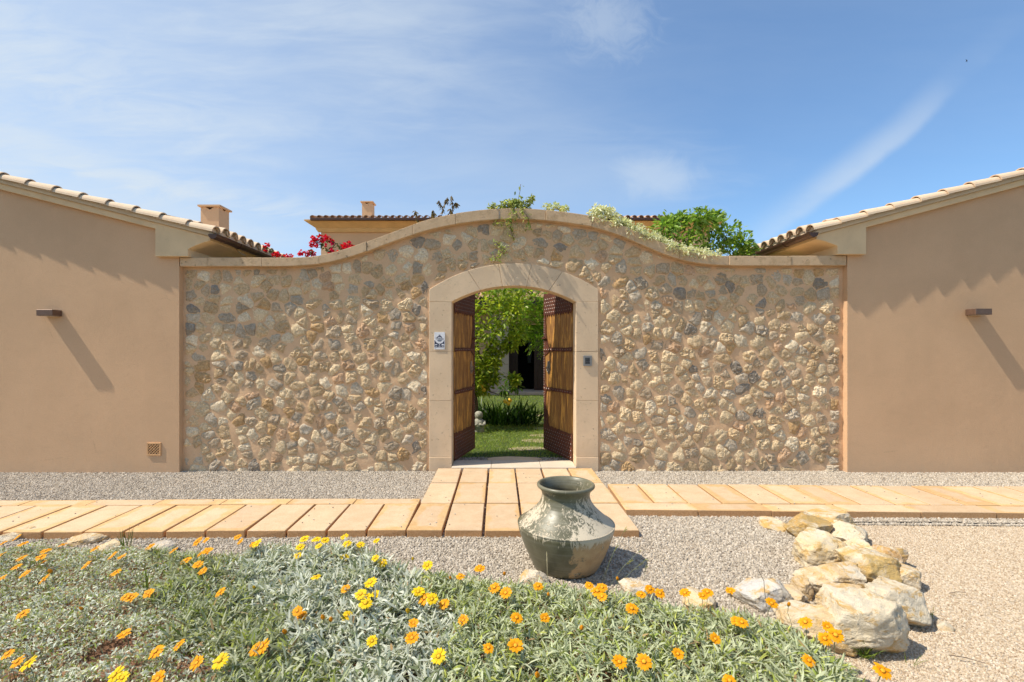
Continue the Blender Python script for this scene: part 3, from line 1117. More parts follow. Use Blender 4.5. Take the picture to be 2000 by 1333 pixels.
# door sill of three pale slabs
sx_ = [J_IN_L + 0.003, -0.105, 0.55, J_IN_R - 0.003]
for a, b in zip(sx_[:-1], sx_[1:]):
    obj('sill_slab', box('sill_slab', a + 0.002, b - 0.002, 6.285, 6.70, -0.06, 0.066, M['sill'], bevel=0.005), wall)

# ------------------------------------------------------------------ gate leaves
Z0L = 0.078


def leaf_top(xl, wl):
    """height of the leaf at distance xl from its hinge"""
    t = HALF - min(xl, HALF)
    return Z_SPR + SAG - R_IN + math.sqrt(R_IN ** 2 - t * t) + 0.015


def gate_leaf(label, hinge, free_pt, s):
    root = thing('gate_leaf', label, 'door', (hinge[0], hinge[1], 0))
    dx, dy = free_pt[0] - hinge[0], free_pt[1] - hinge[1]
    wl = math.hypot(dx, dy)
    root.rotation_euler = (0, 0, math.atan2(dy * s, dx * s) if s > 0 else math.atan2(-dy, -dx))
    T = 0.05

    def part(name, bm, mat, parent=root, bevel=0.0):
        for v in bm.verts:
            v.co.x *= s
        return obj(name, finish(bm, name, mat, bevel=bevel), parent, local=True)

    n = 5
    wp = wl / n
    for k in range(n):
        a, b = k * wp + 0.0025, (k + 1) * wp - 0.0025
        xsn = np.linspace(a, b, 4)
        poly = [(a, Z0L), (b, Z0L)] + [(x, leaf_top(x, wl)) for x in xsn[::-1]]
        bm = bmesh.new()
        prism_bm(bm, poly, -random.uniform(0.0, 0.004), T)
        part('plank', bm, M['wood'], bevel=0.003)
    # iron sheets top and bottom with ragged edges
    ne = 24
    bm = bmesh.new()
    xe = np.linspace(0, wl, ne)
    edge = [0.445 + random.uniform(-0.012, 0.012) for _ in xe]
    prism_bm(bm, [(0, Z0L), (wl, Z0L)] + [(x, e) for x, e in zip(xe[::-1], edge)], -0.012, -0.0045)
    part('iron_sheet', bm, M['rust'])
    bm = bmesh.new()
    low = []
    for k in range(13):
        x = wl * k / 12
        low.append((x, 2.135 + random.uniform(-0.006, 0.006)))
        if k < 12:
            low.append((x + wl / 24, 2.095 + random.uniform(-0.008, 0.008)))
    prism_bm(bm, low + [(x, leaf_top(x, wl) - 0.004) for x in np.linspace(wl, 0, 10)], -0.012, -0.0045)
    part('iron_sheet', bm, M['rust'])
    # ragged strip down the free edge
    bm = bmesh.new()
    zs = np.linspace(0.44, 2.10, 26)
    inner = [(wl - (0.15 + 0.07 * math.sin(z * 5.5) + random.uniform(-0.02, 0.02)) if not 1.05 < z < 1.55 else wl - random.uniform(0.03, 0.06), z) for z in zs]
    prism_bm(bm, [(wl, 0.44)] + [(wl, 2.10)] + inner[::-1], -0.011, -0.0045)
    part('edge_strip', bm, M['rust'])
    for z in (1.60, 1.01):
        bm = bmesh.new()
        zz = [random.uniform(-0.006, 0.006) for _ in range(9)]
        top = [(wl * k / 8, z + 0.028 + zz[k]) for k in range(9)]
        bot = [(wl * k / 8, z - 0.028 - zz[8 - k]) for k in range(9)]
        prism_bm(bm, bot + top[::-1], -0.016, -0.0115)
        part('iron_band', bm, M['rust'])
    # nail heads
    bm = bmesh.new()

    def nail(x, z, y, r=0.0085):
        vs = [bm.verts.new((x + r * math.cos(a), y, z + r * math.sin(a))) for a in (0, PI / 2, PI, 1.5 * PI)]
        tip = bm.verts.new((x, y - 0.008, z))
        for i in range(4):
            bm.faces.new((vs[i], vs[(i + 1) % 4], tip))
    for r in range(7):
        for c in range(13):
            nail(wl * (c + 0.5 + 0.5 * (r % 2)) / 13.6, 0.115 + r * 0.046, -0.012)
    for r in range(5):
        for c in range(13):
            x, z = wl * (c + 0.5 + 0.5 * (r % 2)) / 13.6, 2.16 + r * 0.05
            if z < leaf_top(x, wl) - 0.02:
                nail(x, z, -0.012)
    for z in (1.60, 1.01):
        for c in range(12):
            nail(wl * (c + 0.5) / 12, z, -0.016)
    for k in range(44):
        nail(wl - 0.018, 0.47 + k * 0.037, -0.011, 0.007)
    tag(part('nail_heads', bm, M['iron']), kind='stuff')
    # oval plate with a ring pull
    cx, cz = wl - 0.17, 1.33
    bm = bmesh.new()
    pl = [(cx + 0.048 * math.cos(a) * (1 + 0.08 * math.cos(6 * a)), cz + 0.10 * math.sin(a) * (1 + 0.08 * math.cos(6 * a))) for a in np.linspace(0, 2 * PI, 24, endpoint=False)]
    prism_bm(bm, pl, -0.014, -0.0045)
    plate = part('handle_plate', bm, M['iron'], bevel=0.003)
    Vt, Qt = tube_data([(cx + 0.036 * math.cos(a), -0.026 - 0.008 * math.sin(a), cz - 0.03 + 0.042 * math.sin(a)) for a in np.linspace(0, 2 * PI, 17)], 0.006, 6)
    rp = mesh('ring_pull', [(v[0] * s, v[1], v[2]) for v in Vt], Qt, M['iron'], smooth=True)
    obj('ring_pull', rp, plate, local=True)
    # sliding bolt
    Vb, Qb = tube_data([((wl - 0.12) * s, -0.03, 1.77), ((wl + 0.01) * s, -0.03, 1.77)], 0.011, 8)
    Vc, Qc = tube_data([((wl - 0.09) * s, -0.03, 1.77), ((wl - 0.09) * s, -0.055, 1.80)], 0.008, 6)
    Vd, Qd = tube_data([((wl - 0.05) * s, -0.004, 1.77), ((wl - 0.05) * s, -0.034, 1.77)], 0.014, 6)
    obj('bolt', mesh('bolt', *join_data([(Vb, Qb), (Vc, Qc), (Vd, Qd)]), M['rust']), root, local=True)
    return root


gate_leaf('weathered plank gate leaf standing open by the jamb with the white plaque', (J_IN_L + 0.006, 6.615), (-0.385, 7.47), 1)
gate_leaf('weathered plank gate leaf standing open by the jamb with the keypad', (J_IN_R - 0.006, 6.615), (0.695, 7.46), -1)

# ------------------------------------------------------------------ roof tile
def tile_mesh(name, mat, L=0.44, r0=0.098, r1=0.074, th=0.013, rise=0.0, segs=10):
    """barrel tile along +x (high end first), arched upward"""
    V, Q = [], []
    for (x, r) in ((0, r1), (L, r0)):
        for rr in (r, r - th):
            for k in range(segs + 1):
                a = PI * k / segs
                V.append((x, rr * math.cos(a), rr * math.sin(a) * 0.92))
    n = segs + 1
    o0, i0, o1, i1 = 0, n, 2 * n, 3 * n
    for k in range(segs):
        Q += [(o0 + k, o0 + k + 1, o1 + k + 1, o1 + k), (i0 + k + 1, i0 + k, i1 + k, i1 + k + 1),
              (o1 + k, o1 + k + 1, i1 + k + 1, i1 + k), (o0 + k + 1, o0 + k, i0 + k, i0 + k + 1)]
    Q += [(o0, o1, i1, i0), (o0 + segs, i0 + segs, i1 + segs, o1 + segs)]
    return mesh(name, V, Q, mat, smooth=False)


TILE = tile_mesh('roof_tile', M['tile'])
PAN = tile_mesh('pan_tile', M['tile'], 0.44, 0.070, 0.080)
TILE_FAR = tile_mesh('roof_tile', M['tile_far'], 0.44, 0.098, 0.085)


def chimney(parent, x0, y0, wdt, z0, z1, mat, capmat):
    """square rendered stack with notched vents under a flat cap"""
    bm = bmesh.new()
    t = 0.06
    h = z1 - 0.06

    def notch(a, b):
        m, q = (a + b) / 2, (b - a) * 0.25
        return [(a, z0), (b, z0), (b, h), (m + q, h), (m, h - q * 0.62), (m - q, h), (a, h)]
    prism_bm(bm, notch(x0, x0 + wdt), y0, y0 + t)
    prism_bm(bm, notch(x0, x0 + wdt), y0 + wdt - t, y0 + wdt)
    for xx in (x0, x0 + wdt - t):
        poly = notch(y0 + t + 0.001, y0 + wdt - t - 0.001)
        a = [bm.verts.new((xx, y, z)) for y, z in poly]
        b = [bm.verts.new((xx + t, y, z)) for y, z in poly]
        bm.faces.new(a)
        bm.faces.new(b[::-1])
        for i in range(len(poly)):
            j = (i + 1) % len(poly)
            bm.faces.new((a[i], b[i], b[j], a[j]))
    ch = obj('chimney', finish(bm, 'chimney', mat), parent)
    e = 0.055
    bm = bmesh.new()
    box_bm(bm, x0 - e, x0 + wdt + e, y0 - e, y0 + wdt + e, h, z1 - 0.015)
    c = bm.verts.new((x0 + wdt / 2, y0 + wdt / 2, z1 + 0.02))
    topf = [f for f in bm.faces if abs(f.calc_center_median().z - (z1 - 0.015)) < 1e-4][0]
    vs = list(topf.verts)
    bm.faces.remove(topf)
    for i in range(4):
        bm.faces.new((vs[i], vs[(i + 1) % 4], c))
    obj('chimney_cap', finish(bm, 'chimney_cap', capmat), ch)
    return ch


def wing(s, label, xw, bx0, bx1, tip_x, box_y, cove_y, tip_y, line, has_vent):
    """low wing with a gable end facing the yard. s = -1: its wall lies left of xw, +1: right of xw.
    bx0: inner pixel edge of the eaves box, bx1: where the cove starts, line(x): pixel height of the tile bed line"""
    root = thing('house_wing', label, 'building', (xw + s * 2.5, DF + 2, 0))
    Dv = DF - 0.10

    def Zl(X):                       # bed line of the verge tiles at world x
        return Z_at(line(CX + X / Dv * F), Dv)
    far = xw + s * 7.5
    slope = (Zl(far) - Zl(xw)) / abs(far - xw)
    # gable wall
    poly = [(xw, -0.08), (far, -0.08), (far, Zl(far) - 0.02), (xw, Zl(xw) - 0.02)]
    obj('gable_wall', prism('gable_wall', poly, DF, DF + 9.0, M['plaster']), root)
    # verge: two stone strips
    tipX = X_at(tip_x, Dv)
    X0 = tipX
    for (a, b, pr) in ((0.0, 0.062, 0.100), (0.063, 0.142, 0.066)):
        st_ = X0 if a == 0 else X_at(bx0 + s * 0.0, Dv)
        if a == 0:
            poly = [(st_, Zl(st_) - b), (far, Zl(far) - b), (far, Zl(far) - a), (st_, Zl(st_) - a)]
        else:
            poly = [(st_, Zl(st_) - b), (far, Zl(far) - b), (far, Zl(far) - a), (st_, Zl(st_) - a)]
        obj('verge_band', prism('verge_band', poly, DF - pr, DF - 0.001, M['verge' if a == 0 else 'cornice'], bevel=0.003), root)
    # boxed eaves with a cove, running back along the wing
    Dp = DF - 0.07
    A = lambda x, y: (X_at(x, Dp), Z_at(y, Dp))
    ztop = lambda X: Zl(X) - 0.064
    p_in = A(bx0, box_y)
    p1 = A(bx1, box_y)
    p2 = A(bx1, cove_y)
    p3 = A(tip_x - s * 0, tip_y)
    cove = []
    for t in np.linspace(0, 1, 8)[1:-1]:
        x = p2[0] + (p3[0] - p2[0]) * t
        z = p2[1] + (p3[1] - p2[1]) * (1 - (1 - t) ** 1.35)
        cove.append((x, z))
    poly = [p_in, p1, p2] + cove + [p3, (p3[0], ztop(p3[0])), (p_in[0], ztop(p_in[0]))]
    obj('eaves_cornice', prism('eaves_cornice', poly, DF - 0.070, DF + 9.0, M['cornice'], bevel=0.003), root)
    # roof deck
    def deck(X): return Zl(X)
    eX = tipX - s * 0.02
    poly = [(eX, deck(eX) + 0.001), (far, deck(far) + 0.001), (far, deck(far) + 0.045), (eX, deck(eX) + 0.045)]
    obj('roof_deck', prism('roof_deck', poly, DF - 0.085, DF + 9.0, M['tile']), root)
    # tiles: verge column all the way up, eaves rows along the wing
    ang = math.atan(slope)
    pitch_s = 0.352

    def put(me, name, col_y, row, lift=0.0, extra=0.0):
        Xe = tipX - s * 0.055 + s * row * pitch_s * math.cos(ang) + s * extra
        ze = Zl(Xe) + lift
        L = 0.44
        # tile mesh low end is at local x = L
        hx, hz = Xe + s * L * math.cos(ang), ze + L * math.sin(ang) - 0.002
        o = obj(name, me, root, loc=(hx - root.location.x, col_y - root.location.y, hz))
        o.rotation_euler = (random.uniform(-0.02, 0.02), ang - 0.03 + random.uniform(-0.006, 0.006), 0 if s < 0 else PI)
        return o
    y_first = DF - 0.062
    for row in range(19):
        put(TILE, 'roof_tile', y_first, row, -0.012)
    for c in range(1, 26):
        yy = y_first + c * 0.215 + random.uniform(-0.004, 0.004)
        for row in range(2):
            put(TILE, 'roof_tile', yy, row, 0.014 + random.uniform(0, 0.004))
    for c in range(0, 25):
        yy = y_first + (c + 0.5) * 0.215
        o = put(PAN, 'pan_tile', yy, 0, 0.075)
        o.rotation_euler.x += PI
        put(PAN, 'pan_tile', yy, 1, 0.075).rotation_euler.x += PI
    # half-round gutter
    bm = bmesh.new()
    gx, gz, r = tipX - s * 0.055, Zl(tipX) - 0.045, 0.060
    segs = 10
    prof = [(gx + r * math.cos(a), gz + r * math.sin(a)) for a in np.linspace(PI, 2 * PI, segs)]
    prof += [(gx + (r - 0.006) * math.cos(a), gz + (r - 0.006) * math.sin(a)) for a in np.linspace(2 * PI, PI, segs)]
    prism_bm(bm, prof, DF - 0.13, DF + 8.5)
    gt = obj('gutter', finish(bm, 'gutter', M['gutter']), root)
    poly = [(gx + r * math.cos(a), gz + r * math.sin(a)) for a in np.linspace(PI, 2 * PI, segs)]
    obj('gutter_end', prism('gutter_end', poly, DF - 0.135, DF - 0.128, M['gutter']), gt)
    for yy in (DF + 0.45, DF + 1.3, DF + 2.2):
        pr = [(gx + (r + 0.006) * math.cos(a), gz + (r + 0.006) * math.sin(a)) for a in np.linspace(PI, 2 * PI, segs)]
        pr += [(gx + (r + 0.001) * math.cos(a), gz + (r + 0.001) * math.sin(a)) for a in np.linspace(2 * PI, PI, segs)]
        obj('gutter_bracket', prism('gutter_bracket', pr, yy, yy + 0.03, M['gutter']), gt)
    return root, Zl


wl, ZlL = wing(-1, 'ochre rendered wing with a chimney and a terracotta wall vent', XL, 303, 367, 410, 501, 487, 471,
               lambda x: 348 + 0.2535 * x, True)
wr, ZlR = wing(1, 'ochre rendered wing without chimney, beyond the driveway gravel', XR, 1692, 1636, 1595, 497, 481, 468,
               lambda x: 448 - 0.268 * (x - 1597), False)
chimney(wl, X_at(392, 13.0), 13.0, 0.49, 3.8, Z_at(400, 13.0), M['plaster'], M['plaster'])

# terracotta wall vent
bm = bmesh.new()
va, vb = P(288, 865, DF), P(315, 890, DF)
x0, x1, z1, z0 = va[0], vb[0], va[2], vb[2]
e = 0.018
for q in ((x0, x1, z0, z0 + e), (x0, x1, z1 - e, z1), (x0, x0 + e, z0 + e, z1 - e), (x1 - e, x1, z0 + e, z1 - e)):
    box_bm(bm, q[0], q[1], DF - 0.014, DF + 0.01, q[2], q[3])
vent = obj('vent_grille', finish(bm, 'vent_grille', M['terracotta'], bevel=0.002), wl)
obj('vent_shade_panel', box('vent_shade_panel', x0 + e, x1 - e, DF - 0.003, DF + 0.01, z0 + e, z1 - e, M['terracotta_dark'] if 'terracotta_dark' in M else M['brown']), vent)  # flat panel, no hollow; its dark colour stands in for shade behind the lattice
wv = x1 - x0 - 2 * e
for sgn in (1, -1):
    for k in range(-3, 4):
        c = k * wv / 4
        pts = []
        for t in np.linspace(-0.5, 0.5, 41):
            u_, v_ = t * wv, sgn * t * wv + c
            if abs(v_) <= wv / 2 + 0.002:
                pts.append((x0 + e + wv / 2 + u_, v_ + (z0 + z1) / 2))
        if len(pts) > 2:
            (xa, za), (xb, zb) = pts[0], pts[-1]
            V_, Q_ = tube_data([(xa, DF - 0.007 - 0.001 * sgn, za), (xb, DF - 0.007 - 0.001 * sgn, zb)], 0.0055, 4)
            obj('lattice_bar', mesh('lattice_bar', V_, Q_, M['terracotta']), vent)


# wall lamps
def wall_lamp(label, xw0, xw1, yt, yb, s):
    """flat up-and-down light: pixel span of the front face"""
    L = 0.14
    d = DF - L
    xa, xb = X_at(xw0, d), X_at(xw1, d)
    zt, zb = Z_at(yt, d), Z_at(yb, d)
    root = thing('wall_lamp', label, 'lamp', ((xa + xb) / 2, DF, zb), 'bronze wall lamps on the wings')
    obj('housing', box('housing', xa, xb, d, DF - 0.001, zb, zt, M['lamp'], bevel=0.003), root)
    obj('lens', box('lens', xa + 0.02, xb - 0.02, d + 0.03, DF - 0.02, zb - 0.003, zb + 0.004, M['lens']), root)
    return root


wall_lamp('small bronze box lamp on the wing wall with the terracotta vent', 70.5, 102, 605, 617, -1)
wall_lamp('small bronze box lamp on the wing wall beyond the driveway gravel', 1906, 1938, 603, 615, 1)

# ------------------------------------------------------------------ plaque and keypad
pq = thing('plaque', 'white and navy alarm plaque on the stone door jamb', 'sign', (X_at(858, DS), DS, Z_at(683, DS)))
dp = DS - 0.010
ax, az = X_at(848, dp), Z_at(683, dp)
bx, bz = X_at(869, dp), Z_at(649.2, dp)
obj('plate', box('plate', ax, bx, dp, DS - 0.0032, az, bz, M['white'], bevel=0.0015), pq)
W_, H_ = bx - ax, bz - az
cxp = (ax + bx) / 2
# navy field with a round bite
zc, rc = az + H_ * 0.60, W_ * 0.43
poly = [(ax + W_ * 0.03, az + H_ * 0.125), (bx - W_ * 0.06, az + H_ * 0.125), (bx - W_ * 0.06, az + H_ * 0.53)]
x_hi = bx - W_ * 0.06
for a in np.linspace(-0.28, -PI + 0.28, 16):
    poly.append((cxp + rc * math.cos(a), zc + rc * math.sin(a)))
poly.append((ax + W_ * 0.03, az + H_ * 0.53))
obj('navy_field', prism('navy_field', poly, dp - 0.0012, dp + 0.001, M['navy']), pq)
bm = bmesh.new()
prism_bm(bm, [(cxp - 0.012, az + H_ * 0.80), (cxp + 0.011, az + H_ * 0.80), (cxp + 0.012, az + H_ * 0.84), (cxp - 0.010, az + H_ * 0.85)], dp - 0.0012, dp + 0.001)
arc = [(cxp + W_ * 0.27 * math.cos(a), az + H_ * 0.645 + W_ * 0.22 * math.sin(a)) for a in np.linspace(0.35, PI - 0.1, 10)]
arc += [(cxp + W_ * 0.20 * math.cos(a), az + H_ * 0.655 + W_ * 0.10 * math.sin(a)) for a in np.linspace(PI - 0.1, 0.45, 10)]
prism_bm(bm, arc, dp - 0.0012, dp + 0.001)
for k, (ww, zz) in enumerate(((0.22, 0.525), (0.18, 0.495), (0.12, 0.465))):
    prism_bm(bm, [(cxp - W_ * ww, az + H_ * zz), (cxp + W_ * ww, az + H_ * zz), (cxp + W_ * ww, az + H_ * (zz + 0.018)), (cxp - W_ * ww, az + H_ * (zz + 0.018))], dp - 0.0012, dp + 0.001)
obj('emblem', finish(bm, 'emblem', M['navy']), pq)
fc = bpy.data.curves.new('lettering', 'FONT')
fc.body = 'Trablisa'
fc.size = 0.034
fc.align_x = 'CENTER'
fc.extrude = 0.0006
fo = bpy.data.objects.new('lettering_tmp', fc)
COL.objects.link(fo)
bpy.context.view_layer.update()
tm = bpy.data.meshes.new_from_object(fo.evaluated_get(bpy.context.evaluated_depsgraph_get()))
bpy.data.objects.remove(fo)
tm.materials.clear()
tm.materials.append(M['navy'])
lo = obj('lettering', tm, pq, loc=(cxp - pq.location.x, dp - 0.0008 - pq.location.y, az + H_ * 0.575 - pq.location.z))
lo.rotation_euler = (PI / 2, 0, 0)
bm = bmesh.new()
for k, fx in enumerate((0.19, 0.49, 0.80)):
    cx_ = ax + W_ * fx
    zc_ = az + H_ * 0.27
    shapes = [[(-.11, -.03), (.11, -.03), (.11, .02), (.05, .05), (-.11, .05)], [(-.10, -.045), (.10, -.045), (.05, 0), (.0, .06), (-.05, 0)], [(-.12, -.05), (.12, -.05), (.12, .03), (0, .09), (-.12, .03)]]
    prism_bm(bm, [(cx_ + W_ * a, zc_ + H_ * b * 0.7) for a, b in shapes[k]], dp - 0.0024, dp - 0.0013)
    prism_bm(bm, [(cx_ - W_ * .1, az + H_ * .155), (cx_ + W_ * .1, az + H_ * .155), (cx_ + W_ * .1, az + H_ * .18), (cx_ - W_ * .1, az + H_ * .18)], dp - 0.0024, dp - 0.0013)
obj('pictograms', finish(bm, 'pictograms', M['white']), pq)
bm = bmesh.new()
for fx, fz in ((0.05, 0.96), (0.94, 0.96), (0.08, 0.05), (0.92, 0.05)):
    box_bm(bm, ax + W_ * fx - 0.003, ax + W_ * fx + 0.003, dp - 0.002, dp + 0.001, az + H_ * fz - 0.003, az + H_ * fz + 0.003)
tag(obj('screws', finish(bm, 'screws', M['steel']), pq), kind='stuff')

kp = thing('keypad', 'grey metal door keypad with black buttons on the stone jamb', 'keypad', (X_at(1148, DS), DS, Z_at(715, DS)))
dk = DS - 0.022
ax, az = X_at(1139.3, dk), Z_at(715.5, dk)
bx, bz = X_at(1156.2, dk), Z_at(695, dk)
obj('frame', box('frame', ax, bx, dk, DS - 0.0032, az, bz, M['steel'], bevel=0.004), kp)
W_, H_ = bx - ax, bz - az
kpx = obj('panel', box('panel', ax + W_ * .22, bx - W_ * .24, dk - 0.002, dk + 0.002, az + H_ * .2, bz - H_ * .2, M['black']), kp)
for r in range(4):
    for c in range(3):
        xx = ax + W_ * (.30 + .165 * c)
        zz = az + H_ * (.27 + .15 * r)
        obj('key', box('key', xx, xx + W_ * .11, dk - 0.004, dk - 0.0021, zz, zz + H_ * .05, M['keycap']), kpx)

# ------------------------------------------------------------------ main house
HD, HE = 17.5, 17.0
house = thing('house', 'two storey ochre house with tiled roof behind the garden', 'house', (0, HD, 0))
hx0, hx1 = X_at(627, HD), X_at(1385, HD)
hz = Z_at(449, HD)
px0, px1 = 0.35, 2.35     # porch opening
# upper walls and pieces around the porch opening
wx0, wx1, wz0, wz1 = X_at(664, HD), X_at(689, HD), 4.2, Z_at(477.5, HD)
bm = bmesh.new()
for q in ((hx0, wx0, 0, hz), (wx0, wx1, 0, wz0), (wx0, wx1, wz1, hz), (wx1, px0, 0, hz), (px0, px1, 2.5, hz), (px1, hx1, 0, hz)):
    box_bm(bm, q[0], q[1], HD, HD + 0.3, q[2] - (0.05 if q[2] == 0 else 0), q[3])
obj('house_wall', finish(bm, 'house_wall', M['plaster_far']), house)
bm = bmesh.new()
box_bm(bm, hx0, hx0 + 0.3, HD + 0.301, HD + 8, -0.05, hz)
box_bm(bm, hx1 - 0.3, hx1, HD + 0.301, HD + 8, -0.05, hz)
box_bm(bm, hx0 + 0.301, hx1 - 0.301, HD + 7.7, HD + 8, -0.05, hz)
obj('back_walls', finish(bm, 'back_walls', M['plaster_far']), house)
wn = obj('window', box('window', wx0, wx1, HD + 0.16, HD + 0.2, wz0, wz1, M['glass']), house)
for q in ((wx0, wx0 + 0.05, wz0, wz1), (wx1 - 0.05, wx1, wz0, wz1), (wx0 + 0.05, wx1 - 0.05, wz1 - 0.06, wz1)):
    obj('window_frame', box('window_frame', q[0], q[1], HD + 0.10, HD + 0.159, q[2], q[3], M['brown']), wn)
# dark hall behind the porch
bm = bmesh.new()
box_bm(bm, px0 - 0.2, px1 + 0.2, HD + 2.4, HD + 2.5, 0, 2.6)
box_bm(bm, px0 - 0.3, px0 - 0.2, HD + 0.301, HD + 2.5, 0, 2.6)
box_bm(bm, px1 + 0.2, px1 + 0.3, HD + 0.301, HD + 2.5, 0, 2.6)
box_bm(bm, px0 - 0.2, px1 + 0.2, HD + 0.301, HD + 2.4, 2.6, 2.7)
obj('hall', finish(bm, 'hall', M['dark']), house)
d1 = HD + 0.9
dl = obj('house_door', box('house_door', px0 + 0.02, X_at(1012, d1), d1, d1 + 0.06, 0.1, 2.5, M['brown'], bevel=0.01), house)
dl2 = obj('house_door', box('house_door', X_at(1043, HD + 0.35), px1, HD + 0.35, HD + 0.41, 0.1, 2.5, M['brown'], bevel=0.01), house)
for k in range(3):
    obj('door_panel', box('door_panel', px0 + 0.12, X_at(1012, d1) - 0.1, d1 - 0.012, d1 - 0.001, 0.25 + k * 0.75, 0.85 + k * 0.75, M['brown'], bevel=0.01), dl)
    obj('door_panel', box('door_panel', X_at(1043, HD + .35) + 0.12, px1 - 0.1, HD + 0.338, HD + 0.349, 0.25 + k * 0.75, 0.85 + k * 0.75, M['brown'], bevel=0.01), dl2)
Vt, Qt = tube_data([(X_at(1035, HD + 1.8), HD + 1.8, 1.05), (X_at(1035, HD + 1.8), HD + 1.8, 2.4)], 0.10, 10)
obj('curtain', mesh('curtain', Vt, Qt, M['shutter'], smooth=True), house)
obj('porch_step', box('porch_step', -0.6, 3.4, 16.95, HD + 0.9, -0.05, 0.095, M['sill'], bevel=0.01), house)
# pale block pier beside the porch
pz = 0.0
for k in range(10):
    o2 = 0.003 * (k % 2)
    obj('pier_block', box('pier_block', X_at(955, HD - 0.1) if k % 2 else X_at(957, HD - 0.1), px0 - 0.001, HD - 0.10 - o2, HD - 0.001, 0.1 + k * 0.32, 0.1 + k * 0.32 + 0.316, M['sill'], bevel=0.006), house)
# eaves cornice in two steps
def hz_px(y): return Z_at(y, HE)
for (y0, y1, d0, d1_, mat) in ((450.5, 443, HD - 0.14, HD - 0.08, 'cornice_far'), (443, 431, HD - 0.44, HD - 0.16, 'cornice_far')):
    za, zb = Z_at(y0, HD - 0.3), Z_at(y1, HD - 0.3)
    bm = bmesh.new()
    prof = [(HD, za), (d1_, za), (d0, zb - 0.04), (d0, zb), (HD, zb)]
    xl, xr = hx0 - (HD - d0), hx1 + (HD - d0)
    xl2, xr2 = hx0 - (HD - d1_), hx1 + (HD - d1_)
    ends = []
    for (xe_lo, xe_hi, sg) in ((xl2, xl, 1), (xr2, xr, -1)):
        xx = [xe_lo, xe_lo, xe_hi, xe_hi, xe_hi]
        ends.append([bm.verts.new((x, y, z)) for x, (y, z) in zip(xx, prof)])
    for i in range(5):
        j = (i + 1) % 5
        bm.faces.new((ends[0][i], ends[1][i], ends[1][j], ends[0][j]))
    bm.faces.new(ends[0])
    bm.faces.new(ends[1][::-1])
    obj('eaves_cornice', finish(bm, 'eaves_cornice', M[mat]), house)
# hipped roof
zr = Z_at(428, HE)
rx0, rx1 = X_at(609, HE), X_at(1400, HE)
rd = HD + 8.5
sl_ = 0.23
half = (rd - HE) / 2
V = [(rx0, HE, zr), (rx1, HE, zr), (rx1, rd, zr), (rx0, rd, zr), (rx0 + half, HE + half, zr + half * sl_), (rx1 - half, HE + half, zr + half * sl_)]
roof = obj('roof', mesh('roof', V, [(0, 1, 5, 4), (1, 2, 5), (2, 3, 4, 5), (3, 0, 4), (3, 2, 1, 0)], M['tile_far']), house)
nt = int((rx1 - rx0) / 0.235)
for k in range(nt + 1):
    o = obj('roof_tile', TILE_FAR, roof, loc=(rx0 + 0.05 + k * 0.235, HE + 0.36, zr + 0.38 * sl_ + 0.035))
    o.rotation_euler = (0, math.atan(sl_), -PI / 2)
bm = bmesh.new()
box_bm(bm, rx0 - 0.03, rx1 + 0.03, HE - 0.10, HE + 0.02, Z_at(430.5, HE - 0.1), Z_at(425.2, HE - 0.1))
obj('gutter', finish(bm, 'gutter', M['gutter'], bevel=0.015), house)
chimney(house, X_at(707, 19.5), 19.5, 0.40, 6.2, Z_at(393, 19.5), M['plaster_far'], M['plaster_far'])
# tiled canopy above the porch
cz = Z_at(588, 16.2)
cb = obj('porch_canopy', mesh('porch_canopy', [(-3.4, 16.2, cz), (4.2, 16.2, cz), (4.2, HD, cz + 0.36), (-3.4, HD, cz + 0.36), (-3.4, 16.2, cz + .05), (4.2, 16.2, cz + .05), (4.2, HD, cz + 0.41), (-3.4, HD, cz + 0.41)],
         [(3, 2, 1, 0), (4, 5, 6, 7), (0, 1, 5, 4), (1, 2, 6, 5), (3, 0, 4, 7)], M['tile_far']), house)
for k in range(13):
    for r in range(4):
        o = obj('roof_tile', TILE_FAR, cb, loc=(-1.3 + k * 0.235, 16.2 + 0.36 + r * 0.31, cz + 0.06 + (0.36 + r * 0.31) * 0.277))
        o.rotation_euler = (0, math.atan(0.277), -PI / 2)
obj('canopy_beam', box('canopy_beam', -3.3, 4.1, 16.22, 16.36, cz - 0.14, cz - 0.002, M['brown']), house)


# ------------------------------------------------------------------ foliage tools
def nrm(a):
    return a / np.maximum(np.linalg.norm(a, axis=1, keepdims=True), 1e-9)


def leaf_arrays(pos, dirs, L, W, bend, prof=((0, .22), (.38, 1.0), (.72, .8), (1, .04)), roll=0.6, cup=0.0):
    """blade strips: N leaves starting at pos, growing along dirs and drooping by bend"""
    pos, dirs = np.asarray(pos, float), nrm(np.asarray(dirs, float))
    n = len(pos)
    L = np.broadcast_to(np.asarray(L, float), (n,))
    W = np.broadcast_to(np.asarray(W, float), (n,))
    bend = np.broadcast_to(np.asarray(bend, float), (n,))
    up = np.tile((0, 0, 1.0), (n, 1)) + rng.normal(0, roll, (n, 3))
    side = nrm(np.cross(dirs, up))
    m = len(prof)
    V = np.zeros((n, m, 2, 3))
    for i, (t, wd) in enumerate(prof):
        c = pos + dirs * (L * t)[:, None]
        c[:, 2] -= bend * L * t * t
        V[:, i, 0] = c - side * (W * wd / 2)[:, None]
        V[:, i, 1] = c + side * (W * wd / 2)[:, None]
    idx = np.arange(n)[:, None] * (m * 2)
    qs = []
    for i in range(m - 1):
        a = i * 2
        qs.append(np.concatenate([idx + a, idx + a + 1, idx + a + 3, idx + a + 2], 1))
    return V.reshape(-1, 3), np.concatenate(qs), m * 2


RHOMB = ((0, .12), (.5, 1.0), (1, .05))


